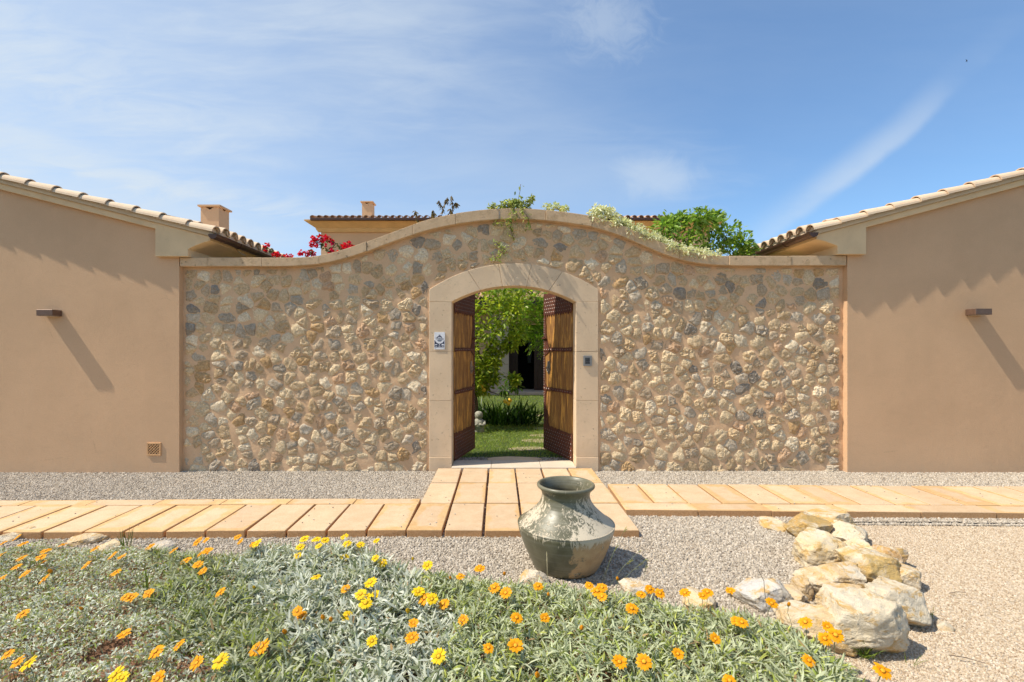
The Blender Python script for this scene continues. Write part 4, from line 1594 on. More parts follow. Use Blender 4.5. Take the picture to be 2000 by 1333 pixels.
def leaf_obj(name, pos, dirs, L, W, bend, cols, mat, parent=None, prof=((0, .22), (.38, 1.0), (.72, .8), (1, .04)), roll=0.6):
    V, Q, k = leaf_arrays(pos, dirs, L, W, bend, prof, roll)
    me = npmesh(name, V, Q, mat, np.repeat(np.asarray(cols, float), k, axis=0))
    return obj(name, me, parent)


def jitter_cols(n, a, b, sd=0.10):
    t = rng.random((n, 1))
    c = np.array(a) * (1 - t) + np.array(b) * t
    return np.clip(c * (1 + rng.normal(0, sd, (n, 1))), 0.004, 0.95)


def ball(n, c, r, shell=0.55):
    v = nrm(rng.normal(size=(n, 3)))
    rad = (shell + (1 - shell) * rng.random((n, 1))) ** 1.0
    return np.array(c) + v * rad * np.array(r), v


def clumps_cloud(clumps, per):
    ps, ds = [], []
    for c, r in clumps:
        p, v = ball(per, c, (r, r, r * 0.85), 0.25)
        ps.append(p)
        ds.append(v)
    return np.concatenate(ps), np.concatenate(ds)


def branches(paths, mat, name, parent, segs=6):
    data = [tube_data(p, r, segs) for p, r in paths]
    V, Q = join_data(data)
    return obj(name, mesh(name, V, Q, mat, smooth=True), parent)


def wander(a, b, n=6, k=0.06):
    a, b = np.array(a, float), np.array(b, float)
    pts = [a + (b - a) * t for t in np.linspace(0, 1, n)]
    L = np.linalg.norm(b - a)
    for i in range(1, n - 1):
        pts[i] = pts[i] + rng.normal(0, k * L, 3)
    return [tuple(p) for p in pts]


# ------------------------------------------------------------------ garden behind the gate
gp = mesh('lawn', [(-5, 7.15, -0.004), (6, 7.15, -0.004), (6, 17.0, -0.004), (-5, 17.0, -0.004)], [(0, 1, 2, 3)],
          plain('lawn_soil', (0.060, 0.085, 0.022), 1.0, 0, 0.35, 12))
tag(obj('lawn', gp), kind='structure')
ge = mesh('garden_earth', [(-5, 6.4, -0.012), (6, 6.4, -0.012), (6, 7.2, -0.012), (-5, 7.2, -0.012)], [(0, 1, 2, 3)], M['earth'])
tag(obj('garden_earth', ge), kind='structure')
# grass
n = 34000
gx = np.concatenate([rng.uniform(-1.3, 1.7, 20000), rng.uniform(-1.6, 2.4, 14000)])
gy = np.concatenate([rng.uniform(7.12, 10.2, 20000), rng.uniform(10.0, 16.9, 14000)])
gd = np.stack([rng.normal(0, .45, n), rng.normal(0, .45, n), np.ones(n)], 1)
gl = rng.uniform(.035, .085, n) * np.where(gy < 7.3, .6, 1)
gw = np.where(gy > 10, .010, .006)
leaf_o = leaf_obj('lawn_grass', np.stack([gx, gy, np.full(n, -0.004)], 1), gd, gl, gw, .25, jitter_cols(n, (.17, .30, .035), (.42, .50, .10), .15), M['grass'], None, RHOMB, 1.5)
tag(leaf_o, 'short green lawn grass seen through the open gate', 'grass', kind='stuff')
# stepping stones
steps = [((1030, 871), .34, .15), ((1052, 856), .30, .15), ((1066, 846), .30, .15), ((1069, 833), .32, .16), ((1067, 808), .36, .2)]
slab_labels = ['irregular stepping stone in the lawn nearest the gate', 'second stepping stone in the lawn from the gate', 'third stepping stone in the lawn from the gate',
               'fourth stepping stone in the lawn from the gate', 'farthest stepping stone in the lawn before the porch']


def slab(name, c, rx, ry, z, th, mat, nv=11):
    poly = []
    for k in range(nv):
        a = 2 * PI * k / nv
        r = random.uniform(.82, 1.1)
        poly.append((c[0] + rx * r * math.cos(a), c[1] + ry * r * math.sin(a)))
    bm = bmesh.new()
    a = [bm.verts.new((x, y, z)) for x, y in poly]
    b = [bm.verts.new((x, y, z + th)) for x, y in poly]
    bm.faces.new(a[::-1])
    bm.faces.new(b)
    for i in range(nv):
        bm.faces.new((a[i], a[(i + 1) % nv], b[(i + 1) % nv], b[i]))
    return obj(name, finish(bm, name, mat, bevel=.008))


mat_step = mat_limestone('worn_flagstone', (0.36, 0.29, 0.20), 1.0, 0.5)
for (pxy, rx, ry), lb in zip(steps, slab_labels):
    p = G(pxy[0], pxy[1], .05)
    tag(slab('stepping_stone', p, rx, ry, -.02, .030, mat_step), lb, 'stepping stone', 'stepping stones in the lawn')
p = G(1000, 889, .03)
tag(slab('flagstone', (p[0], 6.98), .42, .16, -.02, .045, M['surround']), 'flat grey flagstone just inside the gate sill', 'flagstone')
gravel('threshold_gravel', [(-1.0, 6.70), (1.3, 6.70), (1.3, 7.16), (-1.0, 7.16)], 0.0, 1800, 0.012, M['gravel'], M['earth'], 'dark grit just inside the open gate', 9)

# lemon tree
lt = thing('lemon_tree', 'lemon tree in the garden seen through the left of the gateway', 'tree', (-.52, 9.8, 0))
tr = [(wander((-.52, 9.8, -.02), (-.50, 9.8, .95), 5, .03), [.07, .06, .055, .05, .048])]
tips = [(-.95, 9.6, 1.9), (-.35, 9.55, 2.2), (.05, 9.7, 2.3), (-.6, 10.1, 2.4), (-.1, 10.1, 1.7), (.25, 9.6, 1.75), (-.9, 9.9, 1.3)]
for tp in tips:
    tr.append((wander((-.50, 9.8, .93), tp, 6, .05), [.04, .032, .026, .02, .014, .008]))
branches(tr, M['bark'], 'trunk', lt)
cl = [((-.95, 9.6, 1.35), .34), ((-.72, 9.5, 1.02), .26), ((-.55, 9.45, 1.55), .34), ((-.25, 9.5, 1.28), .25), ((-.6, 9.6, 2.0), .38), ((-.2, 9.5, 1.95), .33), ((.10, 9.6, 2.2), .33),
      ((-.35, 9.6, 2.45), .40), ((.05, 9.8, 2.62), .35), ((-.8, 9.8, 2.5), .42), ((.38, 9.7, 1.95), .25), ((.30, 9.7, 2.45), .30), ((-.1, 9.9, 2.95), .40), ((-.6, 9.9, 3.0), .45),
      ((-.35, 9.5, 1.18), .25), ((-.14, 9.55, 1.05), .17), ((-.34, 9.6, .86), .20), ((-.10, 9.6, 1.42), .2), ((-.05, 9.7, 1.62), .22), ((.22, 9.6, 1.72), .18), ((-1.2, 9.8, 1.9), .45), ((.45, 9.9, 2.85), .35), ((-.42, 9.4, .98), .18), ((.30, 9.55, 1.02), .12)]
ps, ds = clumps_cloud(cl, 250)
nn_ = len(ps)
leaf_obj('crown', ps, ds + np.array((0, 0, .2)) + rng.normal(0, .6, (nn_, 3)), rng.uniform(.06, .115, nn_), rng.uniform(.030, .050, nn_), .25,
         jitter_cols(nn_, (.20, .34, .025), (.56, .62, .07), .2), M['leaf'], lt)


def lemon_mesh():
    prof = [(0.0005, -.042), (.008, -.038), (.022, -.026), (.030, -.008), (.031, .006), (.024, .024), (.012, .034), (.007, .039), (.0005, .042)]
    return lathe('lemon', prof, M['lemon'], 14)


LM = lemon_mesh()
for (lx, ly) in ((938, 749), (940, 755), (945, 762), (986.5, 784.5), (993, 788.5), (996, 782)):
    pp = P(lx, ly, 9.35)
    o = obj('lemon', LM, lt, loc=(pp[0] + .52, pp[1] - 9.8, pp[2]))
    o.rotation_euler = (random.uniform(-.6, .6), random.uniform(-.6, .6), 0)
    o.scale = (1.25, 1.25, 1.1)
c = P(992, 780, 9.35)
branches([(wander((-.50, 9.8, .93), (c[0], 9.36, c[2] + .02), 6, .05), [.02, .015, .012, .009, .006, .004])], M['bark'], 'fruiting_branch', lt)

# feathery tree to the right
ft = thing('feathery_tree', 'bright green feathery leaved tree in the garden above the dark porch', 'tree', (1.75, 11.2, 0))
fr_paths = [(wander((1.75, 11.2, -.02), (1.6, 11.2, 1.9), 6, .03), [.09, .08, .075, .07, .065, .06])]
ftips = [(.7, 11, 2.4), (1.1, 10.9, 2.9), (.5, 11.2, 3.0), (1.5, 11, 3.3), (2.2, 11.2, 3.0), (1.0, 11.3, 3.5), (.35, 11.1, 3.4)]
for tp in ftips:
    fr_paths.append((wander((1.6, 11.2, 1.85), tp, 6, .05), [.05, .04, .03, .022, .014, .008]))
branches(fr_paths, M['bark'], 'trunk', ft)
pos, dr = [], []
cl = [((.75, 10.9, 2.25), .35), ((1.1, 10.9, 2.5), .4), ((.95, 10.9, 1.95), .28), ((1.35, 10.9, 2.2), .4), ((.55, 11, 2.75), .38), ((1.0, 11, 3.0), .45), ((1.5, 11, 2.8), .45), ((.4, 11.1, 3.3), .4),
      ((.8, 11.1, 3.6), .5), ((1.5, 11.1, 3.4), .5), ((2.1, 11.1, 2.8), .5), ((1.15, 10.8, 1.85), .22), ((.68, 10.9, 2.0), .18), ((.2, 11.2, 2.95), .3)]
p0, v0 = clumps_cloud(cl + [((.62, 10.9, 2.5), .3), ((.85, 10.8, 2.75), .3), ((.5, 10.95, 2.3), .22), ((1.0, 10.85, 2.2), .3)], 44)
for q, v in zip(p0, v0):
    ax_ = Vector((v[0], v[1], v[2] * .5 + .25)).normalized()
    Lf = random.uniform(.22, .36)
    sd_ = ax_.cross(Vector((0, 0, 1))).normalized()
    for k in range(10):
        t = (k + 1) / 10.5
        c = Vector(q) + ax_ * (Lf * t) + Vector((0, 0, -Lf * .55 * t * t))
        for sg in (-1, 1):
            pos.append(c)
            dr.append(sd_ * sg + ax_ * .7 + Vector((0, 0, -.35 * t)))
nn_ = len(pos)
leaf_obj('crown', np.array(pos), np.array(dr), rng.uniform(.055, .085, nn_), rng.uniform(.014, .022, nn_), .2, jitter_cols(nn_, (.16, .36, .02), (.42, .60, .06), .18), M['leaf'], ft, RHOMB, .3)

# strap-leaved clump
ac = thing('agapanthus_clump', 'dark green strap leaved clump behind the stone statue', 'plant', (.02, 10.3, 0))
n = 420
bx0_ = np.stack([rng.uniform(-.62, .62, n), rng.uniform(10.05, 10.7, n), np.zeros(n)], 1)
dv = np.stack([bx0_[:, 0] * .5 + rng.normal(0, .35, n), rng.normal(-.1, .35, n), rng.uniform(.9, 1.3, n)], 1)
leaf_obj('strap_leaves', bx0_, dv, rng.uniform(.45, .85, n), rng.uniform(.022, .035, n), rng.uniform(.15, .6, n), jitter_cols(n, (.018, .05, .010), (.07, .15, .02), .2), M['leaf'], ac,
         ((0, .8), (.25, 1), (.5, .95), (.75, .7), (1, .05)), .4)
sp_ = thing('strap_plant', 'small spiky strap leaved plant right of the dark clump', 'plant', (.78, 10.2, 0))
n = 26
b0 = np.tile((.76, 10.15, 0.0), (n, 1)) + rng.normal(0, .03, (n, 3)) * (1, 1, 0)
leaf_obj('strap_leaves', b0, np.stack([rng.normal(.1, .35, n), rng.normal(0, .3, n), np.ones(n)], 1), rng.uniform(.35, .62, n), .03, .15, jitter_cols(n, (.03, .08, .012), (.07, .15, .02), .15), M['leaf'], sp_, roll=.4)
ys = thing('young_shrub', 'young green shrub in front of the pale house pier', 'shrub', (.15, 10.9, 0))
branches([(wander((.15, 10.9, 0), (.25, 10.85, 1.0), 5, .03), [.014, .012, .01, .008, .005])], M['bark'], 'stem', ys)
ps, ds = clumps_cloud([((.22, 10.8, .95), .15), ((.38, 10.8, .78), .13), ((.1, 10.8, .7), .12)], 60)
leaf_obj('foliage', ps, ds, rng.uniform(.08, .13, len(ps)), .035, .4, jitter_cols(len(ps), (.05, .13, .015), (.18, .28, .03), .15), M['leaf'], ys)

# small statue
stp = (X_at(935, 9.3), 9.3, 0)
stt = thing('garden_statue', 'small weathered stone monk statue on the lawn by the strap leaves', 'statue', stp)
prof = [(.001, -.01), (.105, -.01), (.112, .03), (.10, .07), (.105, .13), (.112, .19), (.10, .235), (.062, .265), (.055, .28), (.072, .30), (.080, .335), (.074, .375), (.050, .402), (.02, .413), (.001, .414)]
o = obj('figure', lathe('figure', prof, M['statue'], 20), stt, local=True)
o.scale = (1, .8, 1)
for sg in (-1, 1):
    V_, Q_ = tube_data([(sg * .10, -.02, .225), (sg * .118, -.06, .165), (sg * .07, -.105, .15), (sg * .015, -.115, .185)], [.03, .03, .026, .018], 8)
    obj('arm', mesh('arm', V_, Q_, M['statue'], smooth=True), stt, local=True)
bm = bmesh.new()
bmesh.ops.create_uvsphere(bm, u_segments=12, v_segments=8, radius=1)
for v in bm.verts:
    v.co = Vector((v.co.x * .045, -.052 + v.co.y * .022, .335 + v.co.z * .052))
obj('face', finish(bm, 'face', M['statue'], smooth=True), stt, local=True)

# ------------------------------------------------------------------ plants on top of the wall
def coping_z(px): return Z_at(float(coping_top_px(px)), DF)


# green shrub behind the wall
gs = thing('green_shrub', 'dense bright green leafy shrub rising behind the wall coping', 'shrub', (3.05, 7.25, 0))
cen = [(1300, 440, .20), (1315, 470, .26), (1345, 440, .24), (1352, 478, .28), (1385, 432, .22), (1395, 468, .30), (1420, 450, .24), (1432, 484, .26), (1330, 425, .14), (1370, 418, .13),
       (1400, 420, .10), (1447, 468, .17), (1310, 430, .12), (1290, 465, .15), (1455, 490, .16), (1378, 488, .3)]
cl = [(P(x, y + 4, 7.25 + random.uniform(-.2, .25)), r) for x, y, r in cen]
ps, ds = clumps_cloud(cl, 150)
nn_ = len(ps)
leaf_obj('crown', ps, ds + np.array((0, 0, .55)) + rng.normal(0, .4, (nn_, 3)), rng.uniform(.07, .12, nn_), rng.uniform(.028, .042, nn_), .35, jitter_cols(nn_, (.13, .27, .04), (.38, .52, .10), .2), M['leaf'], gs)
br = []
for (q, r) in cl:
    br.append((wander((3.05 + random.uniform(-.1, .1), 7.25, -.02), q, 7, .03), [.022, .018, .015, .012, .009, .006, .004]))
branches(br, M['bark'], 'trunk', gs, 5)
shoots = []
for (x, y) in ((1364, 405), (1334, 413), (1303, 414), (1389, 412), (1412, 418), (1442, 440), (1460, 468), (1468, 470), (1350, 412)):
    pt = P(x, y, 7.25)
    shoots.append(pt)
sp_, sd_ = [], []
for q in shoots:
    for k in range(12):
        sp_.append((q[0] + rng.normal(0, .012), q[1], q[2] - .015 * k))
        sd_.append((rng.normal(0, 1), rng.normal(0, 1), .6))
leaf_obj('shoots', np.array(sp_), np.array(sd_), .075, .024, .3, jitter_cols(len(sp_), (.10, .22, .03), (.30, .44, .07), .18), M['leaf'], gs)


def trailing(label, name, spots, per, size, ca, cb, mat, base_loc, catg='plant', flow=0.0, group=None, width=.5):
    o = thing(name, label, catg, base_loc)
    ps, ds = clumps_cloud(spots, per)
    n_ = len(ps)
    leaf_obj('foliage', ps, ds + np.array((0, 0, .25)) + rng.normal(0, .5, (n_, 3)), rng.uniform(.7, 1.3, n_) * size, rng.uniform(.7, 1.2, n_) * size * width, .3, jitter_cols(n_, ca, cb, .16), mat, o)
    return o


# pale variegated trailer lying along the right of the coping
spots = []
for x in np.arange(1158, 1402, 6.5):
    k = (x - 1158) / 244
    hgt = 11 + 7 * math.sin(k * 9) * (1 - k) + (7 if x < 1195 else 0) - 5 * k
    for j in range(3):
        yy = float(coping_top_px(x)) - random.uniform(-6, max(hgt, 3)) + (3 if k > .7 else 0)
        spots.append((P(x + random.uniform(-5, 5), yy, random.uniform(6.26, 6.55)), random.uniform(.045, .075)))
tr_ = trailing('pale variegated trailing shrub draped along the falling coping', 'variegated_trailer', spots, 42, .042, (.60, .62, .34), (.86, .85, .62), M['soft'], (2.2, 6.5, 3.0))
branches([([P(x, float(coping_top_px(x)) - 3, 6.42) for x in range(1160, 1400, 20)], .008)], M['bark'], 'stem', tr_, 5)
spots = [(P(1068 + 9 * k, 407 - random.uniform(-2, 5), 6.45 + random.uniform(-.1, .1)), .045) for k in range(5)]
t2 = trailing('small pale variegated tuft on the crown of the coping', 'variegated_tuft', spots, 50, .040, (.48, .55, .20), (.78, .78, .45), M['soft'], (.8, 6.5, 3.4))
branches([([P(1066, 411, 6.45), P(1086, 409, 6.42), P(1104, 408, 6.45)], .006)], M['bark'], 'stem', t2, 5)

# climbing vine that hangs over the middle
vine = thing('climbing_vine', 'light green vine hanging over the coping above the arch', 'vine', (.15, 6.4, 3.4))
strands = [
    [(1005, 404, 6.6), (1003, 398, 6.4), (1000, 404, 6.26), (1006, 416, 6.24), (1000, 428, 6.25), (985, 436, 6.29), (972, 434, 6.30), (963, 434, 6.31)],
    [(1000, 430, 6.26), (997, 445, 6.29), (1000, 458, 6.30), (1004, 468, 6.31)],
    [(1014, 404, 6.5), (1020, 410, 6.25), (1028, 420, 6.24), (1033, 432, 6.26), (1031, 444, 6.30), (1035, 446, 6.31)],
    [(968, 470, 6.33), (972, 478, 6.32), (985, 488, 6.31), (978, 496, 6.31), (968, 506, 6.31), (964, 497, 6.32)],
    [(985, 486, 6.31), (990, 492, 6.31)],
    [(985, 406, 6.5), (1000, 396, 6.4), (1015, 393, 6.4), (1028, 398, 6.4), (1037, 388, 6.38), (1043, 382, 6.38)],
    [(955, 408, 6.5), (963, 402, 6.4), (972, 404, 6.35), (985, 399, 6.4)],
    [(1012, 398, 6.4), (1013, 386, 6.4), (1016, 372, 6.4), (1017, 360, 6.4)],
]
sp_pts, sp_dirs = [], []
for si, s_ in enumerate(strands):
    pts = [P(*q) for q in s_]
    dens = 7 if si == 7 else 120
    for a, b in zip(pts[:-1], pts[1:]):
        seg = np.array(b) - np.array(a)
        m = max(3, int(np.linalg.norm(seg) * dens * (2.3 if si in (5, 6) else 1.4)))
        t = rng.random((m, 1))
        q = np.array(a) + seg * t + rng.normal(0, .022, (m, 3))
        if si not in (5, 6, 7):
            q[:, 1] = np.minimum(q[:, 1], 6.335)
        sp_pts.append(q)
        sp_dirs.append(rng.normal(0, 1, (m, 3)) + np.array((0, -.5, -.35)))
    branches([(pts, .004 if si != 7 else .003)], M['bark'], 'stem', vine, 4)
ps, ds = np.concatenate(sp_pts), np.concatenate(sp_dirs)
leaf_obj('foliage', ps, ds, rng.uniform(.028, .055, len(ps)), rng.uniform(.016, .028, len(ps)), .3, jitter_cols(len(ps), (.20, .28, .04), (.52, .55, .22), .18), M['leaf'], vine)
ps2, ds2 = clumps_cloud([(P(x, y, 6.42), r) for x, y, r in ((990, 398, .06), (1000, 401, .07), (1012, 402, .07), (1022, 404, .06), (1008, 395, .05), (984, 401, .05), (1030, 406, .04), (1038, 388, .035), (964, 404, .03))], 55)
leaf_obj('foliage', ps2, ds2, rng.uniform(.03, .05, len(ps2)), .02, .3, jitter_cols(len(ps2), (.22, .30, .05), (.56, .58, .28), .18), M['leaf'], vine)

# dark twiggy plant
tw = thing('twiggy_plant', 'dark drooping leaved twiggy plant behind the left of the coping hump', 'plant', (-.9, 6.95, 2.2))
stems = [[(862, 425), (866, 405), (872, 388)], [(884, 420), (883, 400), (882, 383)], [(866, 412), (860, 398), (857, 392)], [(884, 405), (890, 396), (893, 402)], [(816, 440), (815, 425), (811, 412)],
         [(848, 428), (847, 418), (846, 411)], [(872, 396), (874, 386)], [(877, 418), (880, 408)]]
pp, dd = [], []
for s_ in stems:
    pts = [P(x, y, 6.95) for x, y in s_]
    branches([(pts, .005)], M['bark'], 'stem', tw, 4)
    for a, b in zip(pts[:-1], pts[1:]):
        for k in range(15):
            t = random.random()
            pp.append(np.array(a) * (1 - t) + np.array(b) * t)
            dd.append((rng.normal(0, .8), rng.normal(0, .6), -.75))
pp, dd = np.array(pp), np.array(dd)
leaf_obj('foliage', pp, dd, rng.uniform(.035, .062, len(pp)), rng.uniform(.012, .022, len(pp)), .2, jitter_cols(len(pp), (.10, .09, .035), (.28, .20, .09), .25), M['leaf'], tw)

# bougainvillea
bg_ = thing('bougainvillea', 'magenta and red bougainvillea blooming behind the left coping', 'shrub', (-2.3, 6.95, 1.5))
bl = [(612, 466, .055), (618, 472, .05), (610, 475, .05), (626, 463, .045), (636, 464, .05), (644, 470, .04), (650, 474, .03), (629, 470, .035), (609, 480, .02), (619, 481, .02),
      (672, 478, .04), (680, 477, .045), (685, 482, .035), (668, 482, .03), (675, 486, .03),
      (588, 493, .035), (598, 494, .04), (608, 493, .035), (612, 496, .035), (602, 498, .03), (585, 497, .02), (637, 480, .015), (643, 496, .02), (652, 493, .025), (648, 488, .015), (660, 493, .02), (691, 483, .012),
      (559, 500, .03), (568, 500, .03), (540, 497, .04), (535, 496, .03), (517, 480, .03), (524, 478, .02), (519, 488, .02), (548, 500, .02)]
cl = [(P(x, y, 6.95 + random.uniform(-.05, .05)), r) for x, y, r in bl]
ps, ds = [], []
for q, r in cl:
    r *= .64
    a, b = ball(int(1000 * r) + 4, q, (r * 1.15, r, r), .2)
    ps.append(a)
    ds.append(b)
ps, ds = np.concatenate(ps), np.concatenate(ds)
fx = np.clip((ps[:, :1] + 3.6) / 1.5, 0, 1)
leaf_obj('bracts', ps, ds + rng.normal(0, .5, ds.shape), rng.uniform(.025, .04, len(ps)), rng.uniform(.02, .032, len(ps)), .1,
         np.clip(np.where(rng.random((len(ps), 1)) < .68, (.70, .022, .020), (.66, .014, .13)) * (1 + rng.normal(0, .18, (len(ps), 1))), 0, 1), M['bract'], bg_)
stems = [[(690, 520), (675, 490), (655, 475), (635, 466), (612, 470)], [(640, 520), (642, 492), (632, 480), (628, 478)], [(600, 520), (600, 498), (610, 492)], [(688, 520), (682, 480)], [(560, 520), (530, 492), (519, 480)], [(646, 500), (648, 485), (655, 478)]]
pp = []
for s_ in stems:
    pts = [P(x, y, 6.97) for x, y in s_]
    branches([(pts, .006)], M['bark'], 'stem', bg_, 4)
    for a, b in zip(pts[:-1], pts[1:]):
        for k in range(14):
            t = random.random()
            pp.append(np.array(a) * (1 - t) + np.array(b) * t + rng.normal(0, .02, 3))
pp = np.array(pp)
leaf_obj('leaves', pp, rng.normal(0, 1, pp.shape), rng.uniform(.03, .05, len(pp)), .022, .3, jitter_cols(len(pp), (.05, .10, .02), (.14, .20, .05), .2), M['leaf'], bg_)

# the climbers are rooted in the ground behind the wall
for root_, tops, dd_ in ((bg_, ((690, 520), (640, 520), (600, 520), (560, 520)), 6.97), (tw, ((862, 425), (884, 420), (816, 440), (848, 428)), 6.95)):
    q0 = P(sum(t[0] for t in tops) / len(tops), 520, dd_)
    branches([(wander((q0[0], dd_ + .02, -.02), P(*t, dd_), 6, .02), [.02, .018, .015, .012, .009, .006]) for t in tops], M['bark'], 'trunk', root_, 6)
for root_, x_, y_ in ((tr_, 1180, 424), (tr_, 1300, 474)):
    q0 = P(x_, y_, 6.95)
    branches([(wander((q0[0], 6.97, -.02), (q0[0], 6.96, q0[2] - .02), 6, .012) + [P(x_, y_ - 3, 6.6)], [.016, .014, .012, .01, .008, .006, .005])], M['bark'], 'trunk', root_, 6)
for root_, x_, y_ in ((vine, 1008, 402), (t2, 1086, 408)):
    # up behind the jamb, then along the back of the wall to the crown of the coping
    pts = [(1.52, 6.97, -.02), (1.50, 6.96, .9), (1.53, 6.96, 1.9), (1.45, 6.95, 2.75), P(x_ + 40, y_ + 22, 6.95), P(x_ + 6, y_ + 2, 6.8), P(x_, y_, 6.5)]
    branches([(pts, [.016, .014, .012, .01, .008, .006, .005])], M['bark'], 'trunk', root_, 6)

# dry twig tangled in the left gutter
V_, Q_ = join_data([tube_data([P(454, 477, 6.9), P(462, 488, 6.85), P(470, 495, 6.85), P(480, 500, 6.85)], .004, 4), tube_data([P(462, 488, 6.85), P(468, 485, 6.82)], .003, 4),
                    tube_data([P(470, 495, 6.85), P(474, 491, 6.83)], .003, 4)])
tag(obj('dry_twig', mesh('dry_twig', V_, Q_, plain('dry_bark', (.42, .36, .26), .9))), 'pale dry twig hanging from the brown gutter', 'twig')

# ------------------------------------------------------------------ pot
pot_c = (X_at(1105, 3.6), 3.6, 0.0)
pot = thing('stoneware_pot', 'big green glazed pot with pale crust standing on the gravel', 'pot', pot_c)
prof = [(.001, .012), (.225, .012), (.236, .0), (.243, .012), (.262, .05), (.290, .11), (.316, .17), (.338, .23), (.352, .28), (.3565, .302), (.354, .312), (.346, .320), (.325, .335), (.292, .362), (.252, .397), (.217, .432),
        (.193, .466), (.180, .498), (.176, .523), (.180, .545), (.190, .563), (.203, .575), (.212, .583), (.2145, .592), (.212, .601), (.205, .606), (.196, .605), (.188, .597), (.178, .575), (.166, .545), (.162, .515),
        (.170, .480), (.205, .430), (.28, .36), (.335, .31), (.33, .26), (.29, .16), (.22, .04), (.001, .03)]
pv = lathe('body', prof, M['pot'], 96)
o = obj('body', pv, pot, local=True)
# notched ridge round the shoulder
V_, Q_ = tube_data([(.3545 * math.cos(a), .3545 * math.sin(a), .313 + .0018 * (k % 2)) for k, a in enumerate(np.linspace(0, 2 * PI, 181))], [.0048 if k % 2 else .0032 for k in range(181)], 5, cap=False)
obj('shoulder_ridge', mesh('shoulder_ridge', V_, Q_, M['pot'], smooth=True), pot, local=True)


# ------------------------------------------------------------------ rocks
def rock(label, x, y, wpx, hpx, col, seed, squash=.75, deep=.95, rot=0.0, group='limestone rocks beside the driveway', sub=5, tip=0.0):
    rr = random.Random(seed)
    wpx, hpx = wpx * 1.12, hpx * 1.12
    yb = y + hpx / 2
    d_front = EYE * F / (yb - CY)
    sc_ = F / d_front
    wd = wpx / sc_
    dep = wd * deep * 1.18
    # visible height: front face plus foreshortened top
    el = (yb - CY) / F
    H = hpx / sc_ * squash
    cx_, cy_ = X_at(x, d_front + dep * .4), d_front + dep * .45
    bm = bmesh.new()
    bmesh.ops.create_icosphere(bm, subdivisions=sub, radius=1.0)
    planes = []
    for k in range(22):
        v = Vector((rr.gauss(0, 1), rr.gauss(0, 1), rr.gauss(0, .9))).normalized()
        planes.append((v, rr.uniform(.50, .84)))
    planes.append((Vector((rr.uniform(-.25, .25), rr.uniform(-.25, .1), 1)).normalized(), rr.uniform(.55, .8)))
    planes.append((Vector((rr.uniform(-.4, .4), -1, rr.uniform(-.1, .5))).normalized(), rr.uniform(.55, .8)))
    off = Vector((seed * 3.7, seed * 1.3, seed * 2.1))
    co = np.array([v.co[:] for v in bm.verts])
    for nv, dd_ in planes:
        nv = np.array(nv)
        s_ = co @ nv - dd_
        co -= np.outer(np.clip(s_, 0, None) * .99, nv)
    # bedding ledges: the stone breaks along tilted layers
    ly = np.array(Vector((rr.uniform(-.4, .4), rr.uniform(-.4, .4), 1)).normalized())
    for i_, q in enumerate(co):
        qv = Vector(q)
        lay = float(q @ ly) * 5.5 + 1.3 * mnoise.noise(qv * 1.6 + off)
        ledge = (lay - math.floor(lay)) - .5
        f_ = 1 + .05 * mnoise.noise(qv * 2.3 + off) + .045 * mnoise.noise(qv * 5 + off) + .034 * mnoise.noise(qv * 11 + off) + .024 * mnoise.noise(qv * 24 + off) - .035 * ledge
        f_ += .03 * (1 - 2 * abs(mnoise.noise(qv * 6.5 + off)))
        co[i_] = q * f_
    mx = np.abs(co).max(0)
    zmin, zmax = co[:, 2].min(), co[:, 2].max()
    cr, sr = math.cos(rot), math.sin(rot)
    for v, q in zip(bm.verts, co):
        X_, Y_, Z_ = q[0] / mx[0] * wd / 2, q[1] / mx[1] * dep / 2, (q[2] - zmin) / (zmax - zmin)
        zz = -.06 + Z_ * (H * .86 + .06) + tip * X_
        v.co = Vector((X_ * cr - Y_ * sr, X_ * sr + Y_ * cr, max(zz, -.05)))
    me = finish(bm, 'rock', M['rock'], smooth=True)
    n_ = len(me.vertices)
    co = np.zeros(n_ * 3, np.float32)
    me.vertices.foreach_get('co', co)
    a = me.color_attributes.new('Col', 'FLOAT_COLOR', 'POINT')
    c = np.ones((n_, 4), np.float32)
    c[:, :3] = col
    a.data.foreach_set('color', c.ravel())
    o = obj('rock', me, None, loc=(cx_, cy_, 0))
    return tag(o, label, 'rock', group)


WH, OC, TA, CR = (.68, .57, .40), (.62, .39, .12), (.63, .46, .26), (.70, .55, .33)
rock('low flat ochre rock at the path end of the rock border, on grey gravel', 1516, 1024, 54, 24, OC, 1, .55)
rock('dark ochre brown block rock with a shaded front hollow near the path', 1577, 1033, 78, 46, (.42, .28, .10), 2, .85, .8)
rock('ochre angular rock at the top of the border touching the path edge', 1614, 1020, 84, 48, OC, 3, .8, .9, .3)
rock('white streaked rock right behind the ochre rocks on beige gravel', 1658, 1046, 76, 48, WH, 4, .75, 1.0, .4)
rock('big rounded cream white boulder in the middle of the border, gravel side', 1606, 1080, 98, 68, CR, 5, .9, .8)
rock('smooth cream rock wedged behind the orange stained rock', 1680, 1080, 62, 58, CR, 6, .75, .9)
rock('rusty orange pitted rock farthest right in the border', 1735, 1087, 66, 46, (.48, .27, .09), 7, .8, .8)
rock('orange topped rock with white streaks in the middle of the border', 1704, 1112, 96, 70, (.56, .38, .14), 8, .85, .8)
rock('sloping beige rock behind the right side of the border on beige gravel', 1768, 1126, 60, 50, TA, 9, .7, .9)
rock('long tan slab rock below the big cream boulder', 1630, 1134, 140, 58, TA, 10, .85, .5)
rock('tan ridge rock under the long tan slab', 1650, 1168, 112, 56, TA, 11, .75, .55)
rock('large whitish block rock overhanging beige gravel on the right', 1748, 1180, 124, 92, WH, 12, .78, .75)
rock('largest pale rock at the driveway end of the border with grass at its foot', 1694, 1222, 168, 132, WH, 13, .82, .55)
